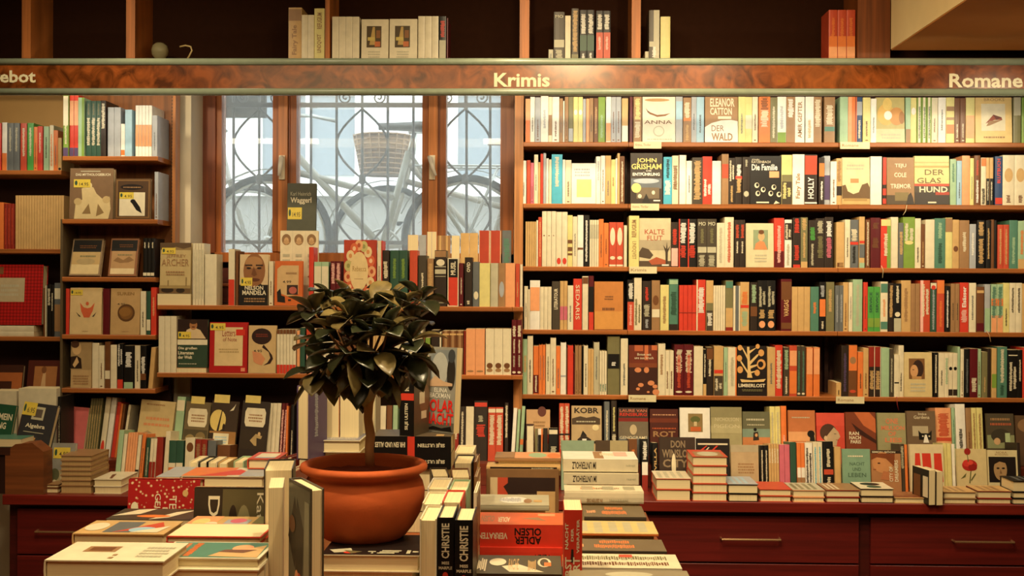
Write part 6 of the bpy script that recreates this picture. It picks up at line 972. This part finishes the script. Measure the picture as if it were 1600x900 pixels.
# ---------------------------------------------------------------- potted tree
PZ = rp[4] + .0005; pc_ = (X_(570, POTY), POTY, PZ)
pt = empty('potted_tree', T_(*pc_)); tag(pt, 'small leafy tree with dark glossy leaves in a terracotta pot on the table', 'potted plant')
clay = mat('b8582a', .75, 'clay', .25)
prof = [(.001, 0), (.086, 0), (.093, .006), (.108, .025), (.123, .052), (.1315, .08), (.1325, .1), (.128, .118), (.121, .13), (.1195, .136), (.129, .141), (.137, .146), (.1385, .152), (.136, .158), (.129, .161), (.122, .157), (.119, .148), (.117, .13), (.117, .128), (.001, .127)]
m = MB(); m.lathe(prof, (0, 0, 0), clay, 64); m.build('pot', pt)
m = MB(); rn = random.Random(3); seg = 40; vs = [(0, 0, .137)]
for rr in (.05, .09, .116):
    for k in range(seg): a = 2 * math.pi * k / seg; vs.append((rr * math.cos(a), rr * math.sin(a), .134 + rn.uniform(-.002, .003)))
fs = [(0, 1 + k, 1 + (k + 1) % seg) for k in range(seg)] + [(1 + j * seg + k, 1 + (j + 1) * seg + k, 1 + (j + 1) * seg + (k + 1) % seg, 1 + j * seg + (k + 1) % seg) for j in range(2) for k in range(seg)]
m.add(vs, fs, mat('6a2c18', .95, 'clay', .1), True); m.build('soil', pt)
def lp(px, py, Y=POTY): q = at(px, py, Y); return Vector((q.x - pc_[0], q.y - pc_[1], q.z - pc_[2]))
bark = mat('a87c50', .8, 'clay', .2)
tr_ = [lp(578, 728), lp(577, 700), lp(579, 680), lp(575, 655), lp(576, 630), lp(580, 612), lp(577, 590), lp(578, 565)]
m = MB(); m.tube(tr_, [.0105, .0098, .0105, .0095, .0105, .0125, .012, .009], bark, 10)
tips = [(499, 489, -.05), (537, 512, -.08), (583, 476, -.02), (632, 482, -.05), (645, 505, .02), (560, 545, -.11), (615, 515, -.11), (520, 560, -.03), (641, 552, -.03), (582, 582, -.07), (545, 480, .05), (602, 470, .08), (490, 535, .04), (655, 470, .03), (570, 520, .08), (625, 560, .07), (540, 580, .04), (600, 545, -.09), (520, 470, .0), (560, 498, -.1), (648, 530, -.08), (500, 580, -.01), (555, 562, -.05), (600, 572, -.03), (530, 535, .0), (575, 500, -.06), (595, 520, -.12), (570, 590, .04)]
for (a, c, d) in tips:
    e_ = lp(a, c) + Vector((0, d, 0)); s_ = tr_[5 + (a % 3)]; md = (s_ + e_) / 2 + Vector((0, 0, -.012)); m.tube([s_, md, e_], [.004, .003, .002], bark, 6)
m.build('trunk', pt)
leafm = mat('2a2e1a', .36, 'leaf', .5); leaf_lit = mat('6e6038', .45, 'leaf', .4)  # tan copy for lit leaf tops, the light put into its colour
lf = MB(); rn = random.Random(11)
def leaf(o, d, L, Wd, droop, roll):
    d = d.normalized(); sd = d.cross(Vector((0, 0, 1)));
    if sd.length < .1: sd = Vector((1, 0, 0))
    sd.normalize(); up = sd.cross(d).normalized(); sd, up = sd * math.cos(roll) + up * math.sin(roll), up * math.cos(roll) - sd * math.sin(roll)
    vs = []; n = 7; wf = [.0, .5, .86, 1, .95, .66, .0]
    for i in range(n):
        t = i / (n - 1); c = o + d * (L * t) + Vector((0, 0, -droop * L * t * t)); w_ = Wd / 2 * wf[i]
        vs += [c - sd * w_ + up * w_ * .42, c, c + sd * w_ + up * w_ * .42]
    fs = []
    for i in range(n - 1):
        a = 3 * i; fs += [(a, a + 1, a + 4, a + 3), (a + 1, a + 2, a + 5, a + 4)]
    lf.add(vs, fs, leafm if rn.random() < .72 else leaf_lit, True)
for (a, c, d) in tips:
    o_ = lp(a, c) + Vector((0, d, 0)); n = rn.randint(7, 9); ph = rn.random() * 6
    for k in range(n):
        an = ph + k * 2.4; el = .9 - 1.35 * (k / n) + rn.uniform(-.15, .15) - (.7 if c > 540 else 0)
        dv = Vector((math.cos(an) * math.cos(el), math.sin(an) * math.cos(el), math.sin(el)))
        leaf(o_ + dv * .006, dv, rn.uniform(.055, .082), rn.uniform(.036, .05), rn.uniform(.05, .35), rn.uniform(-.5, .5))
me_ = lf.build('foliage', pt)
md_ = me_.modifiers.new('thickness', 'SOLIDIFY'); md_.thickness = .0006
m = MB()
for (a, c, d) in ((512, 574, -.12), (640, 585, -.1), (608, 572, -.16), (575, 470, -.14), (545, 511, -.15), (586, 548, -.18)):
    q = lp(a, c) + Vector((0, d * .6, 0)); m.lathe([(.0005, -.003), (.003, -.001), (.0032, .001), (.0005, .003)], q, mat('d8d0b8', .5), 8)
m.build('bud', pt)
# ---------------------------------------------------------------- build the books: the 300 that show largest one by one, the rest as one
order = sorted(range(len(BOOKS)), key=lambda i: -BOOKS[i]['area'])
IND = set(order[:300])
def ordinal(n): return ['first', 'second', 'third', 'fourth', 'fifth', 'sixth', 'seventh', 'eighth', 'ninth', 'tenth', 'eleventh', 'twelfth', 'thirteenth', 'fourteenth', 'fifteenth', 'sixteenth', 'seventeenth', 'eighteenth', 'nineteenth', 'twentieth'][n]
hidden = 0
for b in BOOKS:
    cn = PAL.get(b['col'], ('', 'dark'))[1]
    if not b['short']: b['desc'] = cn
    elif any(b['short'].endswith(x) for x in ('book', 'cover', 'thriller', 'box', 'novel', 'slipcase', 'paperback', 'spine', 'man')): b['desc'] = None
    else: b['desc'] = b['short']
rows = {}
for i, b in enumerate(BOOKS): rows.setdefault(b['place'], []).append(i)
lab = {}
for pl_, ids in rows.items():
    ids.sort(key=lambda i: BOOKS[i]['order'])
    auto = [i for i in ids if BOOKS[i]['label'] == '' or BOOKS[i]['label'].startswith('#')]
    nm = lambda i: (BOOKS[i]['desc'] + ' book') if BOOKS[i]['desc'] else BOOKS[i]['short']
    cnt = {}
    for i in auto: cnt.setdefault(nm(i), []).append(i)
    for i in auto:
        same = cnt[nm(i)]; n = nm(i)
        if len(same) == 1:
            t = n + ' on ' + pl_; k = ids.index(i)
            nb = [j for j in ids[max(0, k - 1):k] if nm(j) != n]
            if nb and len((t + ' right of the ' + nm(nb[0])).split()) <= 16: t += ', right of the ' + nm(nb[0])
        else:
            k = same.index(i); s = BOOKS[i]['label']
            if s and int(s[1:].split(',')[1]) == len(same) and len(same) <= 3:
                t = {2: ('left', 'right'), 3: ('left', 'middle', 'right')}[len(same)][k] + f' one of {("two", "three")[len(same) - 2]} alike: {n} on {pl_}'
            else: t = f'{n} on {pl_}, {ordinal(k) if k < 20 else str(k)} {n.split()[0] if len(n.split()) < 3 else "such"} one from left'
        lab[i] = t.replace(' on the shelf', ' on the shelf')
    for i in ids:
        if i not in lab: lab[i] = BOOKS[i]['label']
merged = MB()
GROUPS = {}
for i, b in enumerate(BOOKS):
    cv, pg, art, tx = book_parts(b, i)
    if i in IND:
        r = empty('book', b['M']); r.name = 'book'
        tag(r, lab[i], 'book', 'books on ' + b['place'] if not b['place'].startswith('the compartments') else 'books in ' + b['place'])
        cv.build('cover', r); pg.build('page_block', r)
        if art.v: art.build('cover_print', r)
        if tx.v: tx.build('title', r)
        if b['extra']:
            u0, v0, u1, v1 = b['extra']; h_ = b['T'] / 2; pt_ = MB(); pt_.box(h_ + .001, h_ + .0016, b['W'] * u0, b['W'] * u1, b['H'] * (v0 - .03), b['H'] * v1, mat('d8c470', .5))
            po = pt_.build('price_tag', r); po['label'] = 'yellow price tag'
    else:
        for q in (cv, pg, art, tx):
            for mi_, m_ in enumerate(q.mats):
                pass
            base = len(merged.v); merged.v += [tuple(b['M'] @ Vector(v)) for v in q.v]
            for f, k, s in zip(q.f, q.mi, q.sm): merged.f.append(tuple(base + x for x in f)); merged.mi.append(merged.idx(q.mats[k])); merged.sm.append(s)
o = merged.build('book_rows'); tag(o, 'the many slimmer books filling the gaps between the larger ones on all shelves', 'books', kind='stuff')
